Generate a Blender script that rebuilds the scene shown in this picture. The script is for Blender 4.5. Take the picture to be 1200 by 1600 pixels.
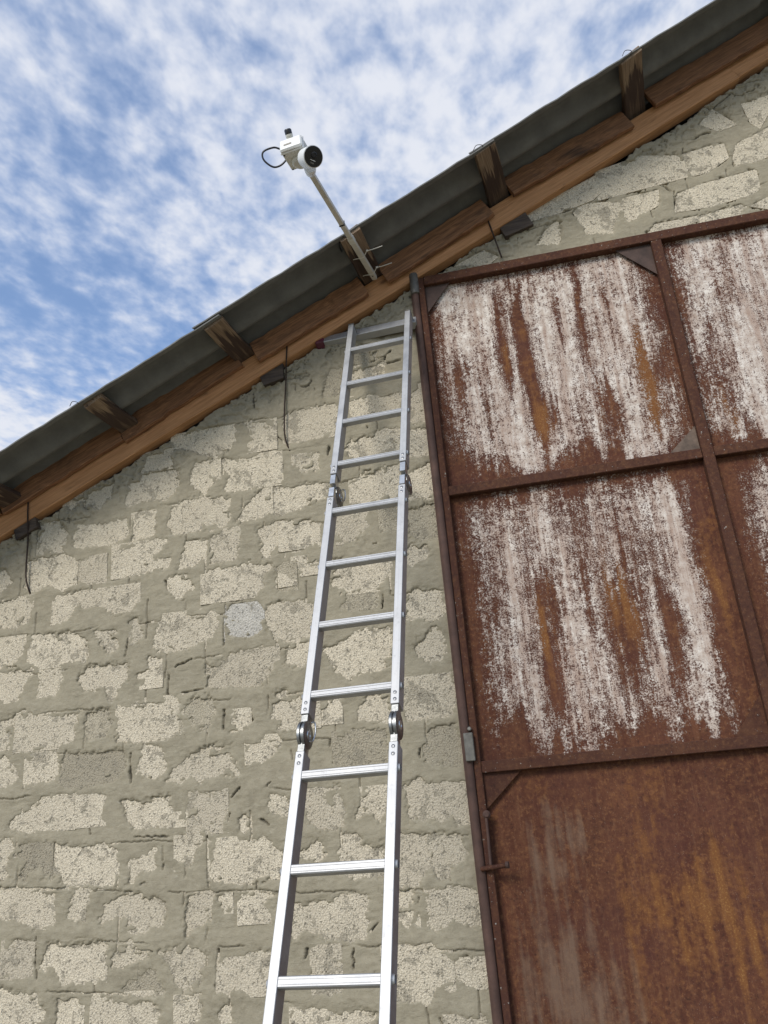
import bpy, bmesh, math, random
import numpy as np
from mathutils import Vector, Matrix

for o in list(bpy.data.objects): bpy.data.objects.remove(o)
S = bpy.context.scene
COL = S.collection
RAD = math.radians

# ------------------------------------------------------------------ camera
cd = bpy.data.cameras.new('camera'); cam = bpy.data.objects.new('camera', cd); COL.objects.link(cam)
cd.sensor_fit = 'HORIZONTAL'; cd.sensor_width = 36.0; cd.lens = 36.0*1234.68/1200.0
cd.clip_start = 0.05; cd.clip_end = 4000
_r = Vector((0.97638882, 0.19992636, -0.08181879)); _f = Vector((-0.15996662, 0.92370136, 0.34811847)); _u = Vector((0.14517419, -0.32681071, 0.93387323))
cam.matrix_world = Matrix(((_r.x, _u.x, -_f.x, 0), (_r.y, _u.y, -_f.y, 0), (_r.z, _u.z, -_f.z, 1.8), (0, 0, 0, 1)))
S.camera = cam
S.render.resolution_x = 768; S.render.resolution_y = 1024

# ------------------------------------------------------------------ sky, sun, exposure
SUN_EL, SUN_AZ = 36.0, 203.0          # degrees; azimuth clockwise from +Y
wd = bpy.data.worlds.new('World'); S.world = wd; wd.use_nodes = True
nt = wd.node_tree; nt.nodes.clear()
def wn(t, **k):
    n = nt.nodes.new(t)
    for a, b in k.items(): setattr(n, a, b)
    return n
def wmath(op, a, b=None, c=None):
    n = wn('ShaderNodeMath', operation=op)
    for i, v in enumerate((a, b, c)):
        if v is None: continue
        if isinstance(v, (int, float)): n.inputs[i].default_value = v
        else: nt.links.new(v, n.inputs[i])
    return n.outputs[0]
sky = wn('ShaderNodeTexSky', sky_type='NISHITA', sun_disc=False)
sky.sun_elevation = RAD(SUN_EL); sky.sun_rotation = RAD(SUN_AZ); sky.air_density = 1.0; sky.dust_density = 0.1; sky.ozone_density = 3.5
tc = wn('ShaderNodeTexCoord'); sp = wn('ShaderNodeSeparateXYZ'); nt.links.new(tc.outputs['Generated'], sp.inputs[0])
zc = wmath('MAXIMUM', sp.outputs[2], 0.06)
px_ = wmath('DIVIDE', sp.outputs[0], zc); py_ = wmath('DIVIDE', sp.outputs[1], zc)
cb = wn('ShaderNodeCombineXYZ'); nt.links.new(px_, cb.inputs[0]); nt.links.new(py_, cb.inputs[1])
def wnoise(scale, detail, rough, sx=1.0, sy=1.0, rot=0.0, loc=(0, 0, 0), dist=0.0):
    m = wn('ShaderNodeMapping'); m.inputs['Scale'].default_value = (sx, sy, 1); m.inputs['Rotation'].default_value = (0, 0, rot); m.inputs['Location'].default_value = loc
    nt.links.new(cb.outputs[0], m.inputs[0])
    n = wn('ShaderNodeTexNoise'); n.inputs['Scale'].default_value = scale; n.inputs['Detail'].default_value = detail; n.inputs['Roughness'].default_value = rough
    n.inputs['Distortion'].default_value = dist
    nt.links.new(m.outputs[0], n.inputs['Vector']); return n.outputs['Fac']
big = wnoise(0.85, 2, 0.5, 1, 1.0, 0.3, (18.524, 3.801, 0))
mid = wnoise(10.5, 4, 0.52, 1.25, 0.85, 0.6, (0.016, 7.8426, 0), 0.15)
fin = wnoise(26.0, 3, 0.5, 1.2, 0.9, -0.3, (5, 2, 0), 0.1)
cov = wmath('MULTIPLY_ADD', big, 1.45, wmath('MULTIPLY_ADD', mid, 1.15, wmath('MULTIPLY', fin, 0.48)))
cr = wn('ShaderNodeValToRGB'); e = cr.color_ramp; e.interpolation = 'EASE'
e.elements[0].position = 0.59; e.elements[0].color = (0, 0, 0, 1); e.elements[1].position = 0.95; e.elements[1].color = (1, 1, 1, 1)
cs = wmath('MULTIPLY', cov, 0.5); nt.links.new(cs, cr.inputs[0])
cc = wn('ShaderNodeValToRGB'); e = cc.color_ramp                      # cloud colour: greyer thin parts, white thick parts
e.elements[0].position = 0.0; e.elements[0].color = (2.1, 2.8, 4.25, 1); e.elements[1].position = 1.0; e.elements[1].color = (3.95, 4.1, 4.5, 1)
nt.links.new(cr.outputs[0], cc.inputs[0])
mx = wn('ShaderNodeMix', data_type='RGBA'); 
fac = wmath('MULTIPLY_ADD', cr.outputs[0], 0.77, 0.22)
nt.links.new(fac, mx.inputs['Factor']); nt.links.new(sky.outputs[0], mx.inputs['A']); nt.links.new(cc.outputs[0], mx.inputs['B'])
bg = wn('ShaderNodeBackground'); bg.inputs['Strength'].default_value = 0.10
wo = wn('ShaderNodeOutputWorld'); nt.links.new(mx.outputs['Result'], bg.inputs[0]); nt.links.new(bg.outputs[0], wo.inputs[0])

sl = bpy.data.lights.new('sun', 'SUN'); sl.energy = 1.5; sl.angle = RAD(22); sl.color = (1.0, 0.95, 0.87)
sun = bpy.data.objects.new('sun', sl); COL.objects.link(sun)
sd_ = Vector((math.sin(RAD(SUN_AZ))*math.cos(RAD(SUN_EL)), math.cos(RAD(SUN_AZ))*math.cos(RAD(SUN_EL)), math.sin(RAD(SUN_EL))))
sun.rotation_euler = (-sd_).to_track_quat('-Z', 'Y').to_euler(); sun.location = sd_*30
S.view_settings.view_transform = 'Standard'; S.view_settings.look = 'None'; S.view_settings.gamma = 1.0
S.view_settings.use_curve_mapping = False; S.view_settings.exposure = 1.0
S.render.engine = 'CYCLES'

# ------------------------------------------------------------------ helpers
WM = {}                                # world matrices, so that children keep their place
def link(o, parent=None, M=None):
    COL.objects.link(o)
    M = M or Matrix.Identity(4); WM[o] = M
    if parent is not None:
        o.parent = parent; o.matrix_parent_inverse = WM[parent].inverted()
    o.matrix_basis = M
    return o
def empty(name, loc, label, cat, group=None):
    o = bpy.data.objects.new(name, None); o.empty_display_size = 0.2
    link(o, None, Matrix.Translation(loc)); o['label'] = label; o['category'] = cat
    if group: o['group'] = group
    return o
def mesh_obj(name, verts, faces, mat, parent=None, M=None, smooth=False):
    me = bpy.data.meshes.new(name); me.from_pydata([tuple(v) for v in verts], [], faces); me.update()
    if mat: me.materials.append(mat)
    if smooth: me.polygons.foreach_set('use_smooth', [True]*len(me.polygons))
    return link(bpy.data.objects.new(name, me), parent, M)
def bm_obj(name, bm, mat, parent=None, M=None, smooth=False):
    me = bpy.data.meshes.new(name); bm.to_mesh(me); bm.free(); me.materials.append(mat)
    if smooth: me.polygons.foreach_set('use_smooth', [True]*len(me.polygons))
    return link(bpy.data.objects.new(name, me), parent, M)
def box_bm(hx, hy, hz, bev=0.002, cuts=None):
    bm = bmesh.new(); bmesh.ops.create_cube(bm, size=1.0)
    bmesh.ops.scale(bm, vec=(2*hx, 2*hy, 2*hz), verts=bm.verts)
    if bev: bmesh.ops.bevel(bm, geom=list(bm.edges), offset=bev, segments=1, affect='EDGES', profile=0.5)
    return bm
def box(name, c, h, mat, parent, ax=None, bev=0.002):
    M = Matrix.Translation(c)
    if ax is not None:
        X, Y, Z = [Vector(a).normalized() for a in ax]
        M = Matrix(((X.x, Y.x, Z.x, c[0]), (X.y, Y.y, Z.y, c[1]), (X.z, Y.z, Z.z, c[2]), (0, 0, 0, 1)))
    return bm_obj(name, box_bm(*h, bev), mat, parent, M)
def frame(c, X, Y):
    X = Vector(X).normalized(); Z = X.cross(Vector(Y)).normalized(); Y = Z.cross(X)
    return Matrix(((X.x, Y.x, Z.x, c[0]), (X.y, Y.y, Z.y, c[1]), (X.z, Y.z, Z.z, c[2]), (0, 0, 0, 1)))
def zframe(c, Z):
    Z = Vector(Z).normalized(); t = Vector((0, 0, 1)) if abs(Z.z) < .9 else Vector((1, 0, 0))
    X = t.cross(Z).normalized(); Y = Z.cross(X)
    return Matrix(((X.x, Y.x, Z.x, c[0]), (X.y, Y.y, Z.y, c[1]), (X.z, Y.z, Z.z, c[2]), (0, 0, 0, 1)))
def lathe(name, prof, M, mat, parent, n=28, smooth=True):
    v = []; f = []
    for r, z in prof:
        for i in range(n): a = 2*math.pi*i/n; v.append((r*math.cos(a), r*math.sin(a), z))
    for j in range(len(prof)-1):
        for i in range(n): f.append((j*n+i, j*n+(i+1) % n, (j+1)*n+(i+1) % n, (j+1)*n+i))
    f.append(tuple(range(n-1, -1, -1))); f.append(tuple((len(prof)-1)*n+i for i in range(n)))
    o = mesh_obj(name, v, f, mat, parent, M)
    if smooth:
        o.data.polygons.foreach_set('use_smooth', [len(p.vertices) == 4 for p in o.data.polygons])
        sharp_edges(o.data)
    return o
def sharp_edges(me, ang=35):
    bm = bmesh.new(); bm.from_mesh(me)
    for e in bm.edges:
        if len(e.link_faces) == 2 and e.calc_face_angle(0) > RAD(ang): e.smooth = False
    bm.to_mesh(me); bm.free()
def tube(name, pts, r, mat, parent, n=8, sub=6, M=None):
    P = [Vector(p) for p in pts]; Q = []
    for i in range(len(P)-1):                                   # Catmull-Rom through the points
        a = P[max(i-1, 0)]; b = P[i]; c = P[i+1]; d = P[min(i+2, len(P)-1)]
        for k in range(sub):
            t = k/sub; Q.append(.5*((2*b)+(c-a)*t+(2*a-5*b+4*c-d)*t*t+(3*b-a-3*c+d)*t**3))
    Q.append(P[-1]); v = []; f = []; N = None
    for i, q in enumerate(Q):
        T = (Q[min(i+1, len(Q)-1)]-Q[max(i-1, 0)]).normalized()
        if N is None: N = T.orthogonal().normalized()
        N = (N-T*N.dot(T)).normalized(); B = T.cross(N)
        for k in range(n): a = 2*math.pi*k/n; v.append(q+r*(math.cos(a)*N+math.sin(a)*B))
    for i in range(len(Q)-1):
        for k in range(n): f.append((i*n+k, i*n+(k+1) % n, (i+1)*n+(k+1) % n, (i+1)*n+k))
    f.append(tuple(range(n-1, -1, -1))); f.append(tuple((len(Q)-1)*n+i for i in range(n)))
    return mesh_obj(name, v, f, mat, parent, M, True)

# ------------------------------------------------------------------ numpy noise
class VN:
    def __init__(s, seed): s.t = np.random.RandomState(seed).rand(256, 256)*2-1
    def __call__(s, x, z):
        xi = np.floor(x).astype(int); zi = np.floor(z).astype(int); fx = x-xi; fz = z-zi
        fx = fx*fx*fx*(fx*(fx*6-15)+10); fz = fz*fz*fz*(fz*(fz*6-15)+10); t = s.t
        a = t[xi & 255, zi & 255]; b = t[(xi+1) & 255, zi & 255]; c = t[xi & 255, (zi+1) & 255]; d = t[(xi+1) & 255, (zi+1) & 255]
        return (a+(b-a)*fx)*(1-fz)+(c+(d-c)*fx)*fz
    def fbm(s, x, z, o=4, g=.5):
        r = 0; a = 1; w = 0
        for i in range(o): r = r+a*s(x*2**i+17.3*i, z*2**i+9.1*i); w += a; a *= g
        return r/w
def sst(a, b, x): t = np.clip((x-a)/(b-a), 0, 1); return t*t*(3-2*t)

# ------------------------------------------------------------------ materials
class Mat:
    def __init__(s, name, rough=.8, metal=0.0):
        s.m = bpy.data.materials.new(name); s.m.use_nodes = True; s.t = s.m.node_tree; s.b = s.t.nodes['Principled BSDF']
        s.b.inputs['Roughness'].default_value = rough; s.b.inputs['Metallic'].default_value = metal
        s.co = s.t.nodes.new('ShaderNodeTexCoord')
    def n(s, t, **k):
        x = s.t.nodes.new(t)
        for a, b in k.items(): setattr(x, a, b)
        return x
    def put(s, v, sock):
        if isinstance(v, (int, float)): sock.default_value = v
        elif isinstance(v, tuple): sock.default_value = v if len(v) != 3 or sock.type == 'VECTOR' else v+(1,)
        else: s.t.links.new(v, sock)
    def vec(s, scale=(1, 1, 1), src='Object', loc=(0, 0, 0), rnd=False):
        m = s.n('ShaderNodeMapping'); m.inputs['Scale'].default_value = scale; m.inputs['Location'].default_value = loc
        v = s.co.outputs[src]
        if rnd:
            oi = s.n('ShaderNodeObjectInfo'); a = s.n('ShaderNodeVectorMath', operation='SCALE'); a.inputs[0].default_value = (37.1, 91.7, 53.3)
            s.t.links.new(oi.outputs['Random'], a.inputs['Scale']); b = s.n('ShaderNodeVectorMath', operation='ADD')
            s.t.links.new(v, b.inputs[0]); s.t.links.new(a.outputs[0], b.inputs[1]); v = b.outputs[0]
        s.t.links.new(v, m.inputs[0]); return m.outputs[0]
    def rnd(s): return s.n('ShaderNodeObjectInfo').outputs['Random']
    def noise(s, v, scale, detail=4, rough=.55, dist=0.0):
        x = s.n('ShaderNodeTexNoise'); s.t.links.new(v, x.inputs['Vector'])
        x.inputs['Scale'].default_value = scale; x.inputs['Detail'].default_value = detail; x.inputs['Roughness'].default_value = rough; x.inputs['Distortion'].default_value = dist
        return x.outputs['Fac']
    def vor(s, v, scale, feature='F1', out='Distance'):
        x = s.n('ShaderNodeTexVoronoi', feature=feature); s.t.links.new(v, x.inputs['Vector']); x.inputs['Scale'].default_value = scale; return x.outputs[out]
    def ramp(s, f, *st):
        x = s.n('ShaderNodeValToRGB'); e = x.color_ramp.elements
        while len(e) < len(st): e.new(.5)
        for i, (p, c) in enumerate(st):
            e[i].position = p; e[i].color = (c, c, c, 1) if isinstance(c, (int, float)) else tuple(c)+(1,)
        s.put(f, x.inputs[0]); return x.outputs[0]
    def math(s, op, a, b=0.0, c=0.0):
        x = s.n('ShaderNodeMath', operation=op); s.put(a, x.inputs[0]); s.put(b, x.inputs[1]); s.put(c, x.inputs[2]); return x.outputs[0]
    def mix(s, f, a, b, mode='MIX'):
        x = s.n('ShaderNodeMix', data_type='RGBA', blend_type=mode); s.put(f, x.inputs['Factor']); s.put(a, x.inputs['A']); s.put(b, x.inputs['B']); return x.outputs['Result']
    def attr(s, name): return s.n('ShaderNodeAttribute', attribute_name=name).outputs['Fac']
    def color(s, c): s.put(c, s.b.inputs['Base Color'])
    def rough(s, c): s.put(c, s.b.inputs['Roughness'])
    def bump(s, h, dist, strength=1.0, prev=None):
        x = s.n('ShaderNodeBump'); x.inputs['Distance'].default_value = dist; x.inputs['Strength'].default_value = strength
        s.t.links.new(h, x.inputs['Height'])
        if prev is not None: s.t.links.new(prev, x.inputs['Normal'])
        s.t.links.new(x.outputs[0], s.b.inputs['Normal']); return x.outputs[0]

def m_block(name, light, dark, pit):
    m = Mat(name, .95); v = m.vec(rnd=True)
    g = m.vor(v, 130); g2 = m.vor(v, 62); n = m.noise(v, 16, 5, .6); f = m.noise(v, 240, 3, .6); st = m.noise(v, 5, 3)
    base = m.mix(m.ramp(n, (.3, 0.), (.72, 1.)), dark, light)
    base = m.mix(m.ramp(st, (.45, 0.), (.75, .5)), base, tuple(c*.75 for c in dark))
    base = m.mix(m.ramp(m.rnd(), (0., 0.), (.55, .12), (1., .65)), base, tuple(c*.64 for c in dark))
    base = m.mix(m.ramp(f, (.36, .8), (.52, 0.)), base, tuple(c*.62 for c in dark))
    pits = m.math('MULTIPLY', m.ramp(m.noise(v, 115, 2, .55), (.60, 0.), (.68, 1.)), m.ramp(m.noise(v, 34, 3), (.40, 0.), (.56, 1.)))
    p2 = m.math('MULTIPLY', m.ramp(m.noise(v, 60, 2, .5), (.63, 0.), (.70, 1.)), m.ramp(m.noise(v, 16, 2), (.44, 0.), (.58, 1.)))
    al = m.math('MAXIMUM', pits, p2)
    sme = m.math('ADD', m.noise(v, 11, 6, .68, .6), m.math('MULTIPLY', m.math('SUBTRACT', m.noise(v, 75, 3, .6), .5), .35))
    base = m.mix(m.ramp(sme, (.555, 0.), (.60, .85)), base, (.255, .226, .168))
    base = m.mix(m.ramp(g, (.28, 0.), (.62, .42)), base, tuple(c*.55 for c in dark))
    m.color(m.mix(m.math('MULTIPLY', al, pit), base, tuple(c*.34 for c in dark)))
    h = m.math('SUBTRACT', m.math('MULTIPLY_ADD', f, .55, m.math('MULTIPLY', n, .8)), m.math('ADD', m.math('MULTIPLY', al, .9), m.math('MULTIPLY', g, .8)))
    m.bump(h, .0055, .85); return m.m
BLOCK = m_block('shell_block', (.78, .69, .525), (.64, .56, .42), .85)
BLOCK_DULL = m_block('shell_block_dull', (.55, .485, .36), (.44, .385, .28), .6)
BLOCK_WHITE = m_block('shell_block_white', (.66, .62, .54), (.55, .515, .445), .6)

def m_mortar():
    m = Mat('mortar', .93); v = m.vec(); n = m.noise(v, 7, 5, .6); d = m.noise(v, 34, 4, .6); f = m.noise(v, 190, 4, .65)
    sm = m.noise(m.vec((1, 1, 2.8)), 26, 4, .6, .8)
    c = m.mix(m.ramp(n, (.3, 0.), (.7, 1.)), (.232, .203, .142), (.295, .260, .184))
    c = m.mix(m.ramp(d, (.40, 0.), (.66, .6)), c, (.325, .288, .208))
    c = m.mix(m.ramp(sm, (.56, 0.), (.72, .45)), c, (.38, .345, .262))
    c = m.mix(m.ramp(f, (.25, .55), (.42, 0.)), c, (.10, .09, .065))
    c = m.mix(m.ramp(m.attr('crack'), (.15, 0.), (.8, .7)), c, (.075, .066, .048))
    m.color(c)
    m.bump(m.math('ADD', m.math('MULTIPLY', sm, .7), m.math('MULTIPLY_ADD', f, .35, m.math('MULTIPLY', d, .7))), .0045, .8); return m.m
MORTAR = m_mortar()
def m_plain(name, c, rough=.7, metal=0., var=.25, sc=20, bump=.001, bs=90):
    m = Mat(name, rough, metal); v = m.vec(rnd=True); n = m.noise(v, sc, 5, .6)
    m.color(m.mix(m.ramp(n, (.3, 0.), (.7, 1.)), tuple(x*(1-var) for x in c), tuple(min(x*(1+var*.5), 1) for x in c)))
    if bump: m.bump(m.noise(v, bs, 4, .6), bump, .6)
    return m.m
CORE = m_plain('dark_masonry', (.14, .125, .095), .95)
def m_wood(name, light, dark, grain=1.0, stain=(.02, .012, .008), st=(.55, .72), damp=False):
    m = Mat(name, .8); v = m.vec((1.2, 14, 14), rnd=True); v2 = m.vec((1, 1, 1), rnd=True)
    g = m.noise(v, 4.5, 6, .62, .35); g2 = m.noise(m.vec((2.0, 60, 60), rnd=True), 3, 4, .6, .4)
    k = m.noise(m.vec((3.0, 9, 9), rnd=True), 1.6, 3, .5, .5)
    c = m.mix(m.ramp(g, (.32, 0.), (.66, 1.)), dark, light)
    c = m.mix(m.ramp(g2, (.38, .65*grain), (.56, 0.)), c, tuple(x*.45 for x in dark))
    c = m.mix(m.ramp(k, (st[0], 0.), (st[1], .92)), c, stain)
    c = m.mix(m.ramp(m.rnd(), (0., 0.), (1., .28)), c, tuple(x*.5 for x in dark))
    kn = m.vor(m.vec((1.0, 2.4, 2.4), rnd=True), 2.6); c = m.mix(m.ramp(kn, (.045, .85), (.075, .35), (.12, 0.)), c, tuple(x*.35 for x in dark))
    if damp:                                              # water-stained inner half, bleached outer end
        xs = m.n('ShaderNodeSeparateXYZ'); m.t.links.new(m.co.outputs['Object'], xs.inputs[0])
        f1 = m.noise(m.vec((1.0, 30, 30), rnd=True), 1.3, 4, .6); w = m.math('ADD', xs.outputs[0], m.math('MULTIPLY', m.math('SUBTRACT', f1, .5), .75))
        w = m.math('ADD', w, m.math('MULTIPLY', m.math('SUBTRACT', m.rnd(), .5), .14))
        c = m.mix(m.ramp(m.math('ADD', w, 1.0), (.47, 0.), (.52, .93), (.66, .9), (.74, .55)), c, (.035, .018, .013))
    m.color(c); m.bump(m.math('ADD', g2, m.math('MULTIPLY', g, .6)), .002, .8); return m.m
WOOD_RAFTER = m_wood('rafter_wood', (.66, .35, .165), (.48, .235, .10), .6, (.10, .05, .025), (.66, .8))
WOOD_DARK = m_wood('weathered_board', (.36, .18, .085), (.19, .088, .042), 1.0, (.03, .018, .012), (.60, .78))
WOOD_PURLIN = m_wood('purlin_wood', (.34, .25, .165), (.20, .13, .08), .9, (.016, .009, .007), (.66, .74), True)
WOOD_END = m_wood('beam_end_wood', (.115, .085, .062), (.06, .042, .032), 1.0, (.015, .01, .008), (.55, .7))
def m_slate():
    m = Mat('asbestos_slate', .92); v = m.vec(); n = m.noise(v, 9, 5, .6); f = m.noise(v, 120, 4, .6); s_ = m.noise(m.vec((1, .25, 1)), 14, 4)
    c = m.mix(m.ramp(n, (.3, 0.), (.7, 1.)), (.115, .114, .106), (.165, .163, .152)); c = m.mix(m.ramp(s_, (.55, 0.), (.8, .4)), c, (.085, .084, .078))
    m.color(c); m.bump(f, .0015, .6); return m.m
SLATE = m_slate()
def m_alu():
    m = Mat('brushed_aluminium', .42, .68); v = m.vec((1.0, 1, 1), rnd=True)
    n = m.noise(m.vec((260, 260, 3), rnd=True), 1.0, 3, .6); d = m.noise(v, 9, 5, .6); b = m.noise(v, 60, 3)
    c = m.mix(m.ramp(d, (.35, 0.), (.7, 1.)), (.36, .361, .362), (.47, .471, .472)); c = m.mix(m.ramp(b, (.58, 0.), (.75, .5)), c, (.26, .26, .255)); c = m.mix(m.ramp(n, (.35, .3), (.5, 0.)), c, (.30, .30, .30))
    m.color(c); m.rough(m.ramp(d, (.3, .46), (.7, .62))); m.bump(n, .0006, .35); return m.m
ALU = m_alu()
STEEL = m_plain('hinge_steel', (.25, .255, .25), .38, .9, .35, 40, .0006, 120)
STEEL_HI = m_plain('zinc_bracket', (.55, .56, .56), .35, 1.0, .3, 30, .0005, 140)
RIVET = m_plain('rivet_steel', (.30, .30, .30), .4, 1.0, .3, 200, 0)
MAROON = m_plain('maroon_plastic', (.105, .018, .035), .55, 0., .3, 40, .0008)
WHITE_PL = m_plain('white_plastic', (.74, .745, .73), .45, 0., .07, 18, .0002)
WHITE_POLE = m_plain('white_pole', (.56, .53, .46), .5, 0., .14, 14, .0003)
BEIGE_PL = m_plain('aged_white_plastic', (.62, .61, .55), .5, 0., .08, 22, .0002)
BLACK_PL = m_plain('black_plastic', (.014, .014, .016), .35, 0., .2, 30, 0)
GLASSY = Mat('camera_front_glass', .08); GLASSY.color((.006, .006, .008)); GLASSY.b.inputs['Specular IOR Level'].default_value = .6; GLASSY = GLASSY.m
TIE = m_plain('pale_cable_tie', (.66, .64, .58), .5, 0., .08, 30, 0)
WIRE = m_plain('rusty_wire', (.045, .028, .02), .8, .3, .4, 60, .0005)
GALV = m_plain('bare_grey_plate', (.16, .15, .13), .55, .5, .35, 40, .001)

def m_rust(name, paint=False, gain=1.0):
    m = Mat(name, .85); v = m.vec(rnd=True); m.b.inputs['Specular IOR Level'].default_value = .22
    n = m.noise(v, 6, 6, .62); d = m.noise(v, 38, 5, .65); f = m.noise(v, 150, 4, .7); s_ = m.noise(m.vec((16, 16, 1.1), rnd=True), 1.6, 6, .62, .3)
    c = m.mix(m.ramp(n, (.32, 0.), (.7, 1.)), (.076, .029, .017), (.128, .050, .026))
    c = m.mix(m.ramp(s_, (.40, 0.), (.66, .8)), c, (.066, .021, .013))
    c = m.mix(m.ramp(d, (.45, 0.), (.68, .55)), c, (.165, .074, .034))
    sp1 = m.noise(v, 75, 3, .6); c = m.mix(m.ramp(sp1, (.56, 0.), (.66, .55)), c, (.20, .09, .040)); c = m.mix(m.ramp(sp1, (.30, .6), (.42, 0.)), c, (.03, .014, .011))
    c = m.mix(m.ramp(m.noise(v, 3.2, 4, .6), (.5, 0.), (.7, .5)), c, (.080, .030, .023))
    c = m.mix(m.ramp(m.noise(v, 210, 2, .5), (.68, 0.), (.74, .5)), c, (.30, .22, .17))
    if paint:
        ora = m.attr('ora'); of = m.math('MULTIPLY_ADD', m.math('SUBTRACT', d, .5), 1.1, ora)
        c = m.mix(m.ramp(of, (.35, 0.), (.85, .9)), c, (.175, .072, .024))
        c = m.mix(m.ramp(m.math('MULTIPLY', of, m.ramp(f, (.45, 0.), (.62, 1.))), (.4, 0.), (.9, .8)), c, (.27, .135, .045))
        gr = m.attr('grey'); gf = m.math('MULTIPLY_ADD', m.math('SUBTRACT', s_, .5), 1.4, m.math('MULTIPLY_ADD', m.math('SUBTRACT', d, .5), .6, gr))
        c = m.mix(m.ramp(gf, (.30, 0.), (1.1, .7)), c, (.19, .125, .085))
        fs = m.noise(m.vec((95, 95, 7.0), rnd=True), 1.0, 5, .7, .4); c = m.mix(m.ramp(fs, (.56, 0.), (.70, .28)), c, (.22, .12, .065)); c = m.mix(m.ramp(fs, (.32, .3), (.45, 0.)), c, (.045, .017, .011))
        p = m.attr('paint')
        pv = m.math('ADD', p, m.math('ADD', m.math('MULTIPLY', m.math('SUBTRACT', f, .5), 3.3), m.math('ADD', m.math('MULTIPLY', m.math('SUBTRACT', d, .5), 1.7), m.math('ADD', m.math('MULTIPLY', m.math('SUBTRACT', s_, .5), .9), m.math('MULTIPLY', m.math('SUBTRACT', m.noise(m.vec((70, 70, 5), rnd=True), 1.0, 4, .6), .5), 1.3)))))
        pm = m.ramp(pv, (.26, 0.), (.48, .55), (.74, 1.))
        pc = m.mix(m.ramp(m.noise(v, 22, 5, .65), (.32, 0.), (.66, 1.)), (.38, .295, .235), (.70, .64, .565))
        pc = m.mix(m.ramp(m.noise(m.vec((34, 34, 2.2), rnd=True), 1.0, 5, .65, .2), (.44, .0), (.64, .75)), pc, (.33, .225, .17))
        pc = m.mix(m.ramp(pv, (.5, .65), (.95, 0.)), pc, (.25, .165, .135))
        c = m.mix(pm, c, pc)
        m.bump(m.math('ADD', m.math('MULTIPLY', pm, .8), m.math('ADD', f, m.math('MULTIPLY', d, .8))), .0022, .75)
        m.rough(m.ramp(pm, (0., .88), (1., .62)))
    else:
        fl = m.math('MULTIPLY', m.ramp(m.noise(v, 95, 2, .5), (.70, 0.), (.73, 1.)), m.ramp(n, (.46, 0.), (.5, 1.)))
        c = m.mix(m.math('MULTIPLY', fl, gain), c, (.45, .42, .37))
        c = m.mix(.38, c, (.030, .017, .013))
        m.bump(m.math('ADD', f, m.math('MULTIPLY', d, 1.2)), .002, .7)
    m.color(c); return m.m
RUST = m_rust('rusty_frame'); RUST_PANEL = m_rust('rusty_painted_sheet', True)
RUST_DARK = m_plain('dark_rusty_tube', (.085, .045, .033), .8, 0., .4, 14, .0015, 80)
GUSSET = m_plain('dark_gusset', (.075, .046, .036), .85, 0., .5, 12, .0015, 80)
def m_ground():
    m = Mat('dry_ground', .95); v = m.vec(); n = m.noise(v, .9, 6, .6); f = m.noise(v, 30, 5, .65)
    m.color(m.mix(m.ramp(n, (.35, 0.), (.65, 1.)), (.30, .26, .19), (.22, .205, .13))); m.bump(f, .02, .7); return m.m
GROUND = m_ground()

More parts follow.
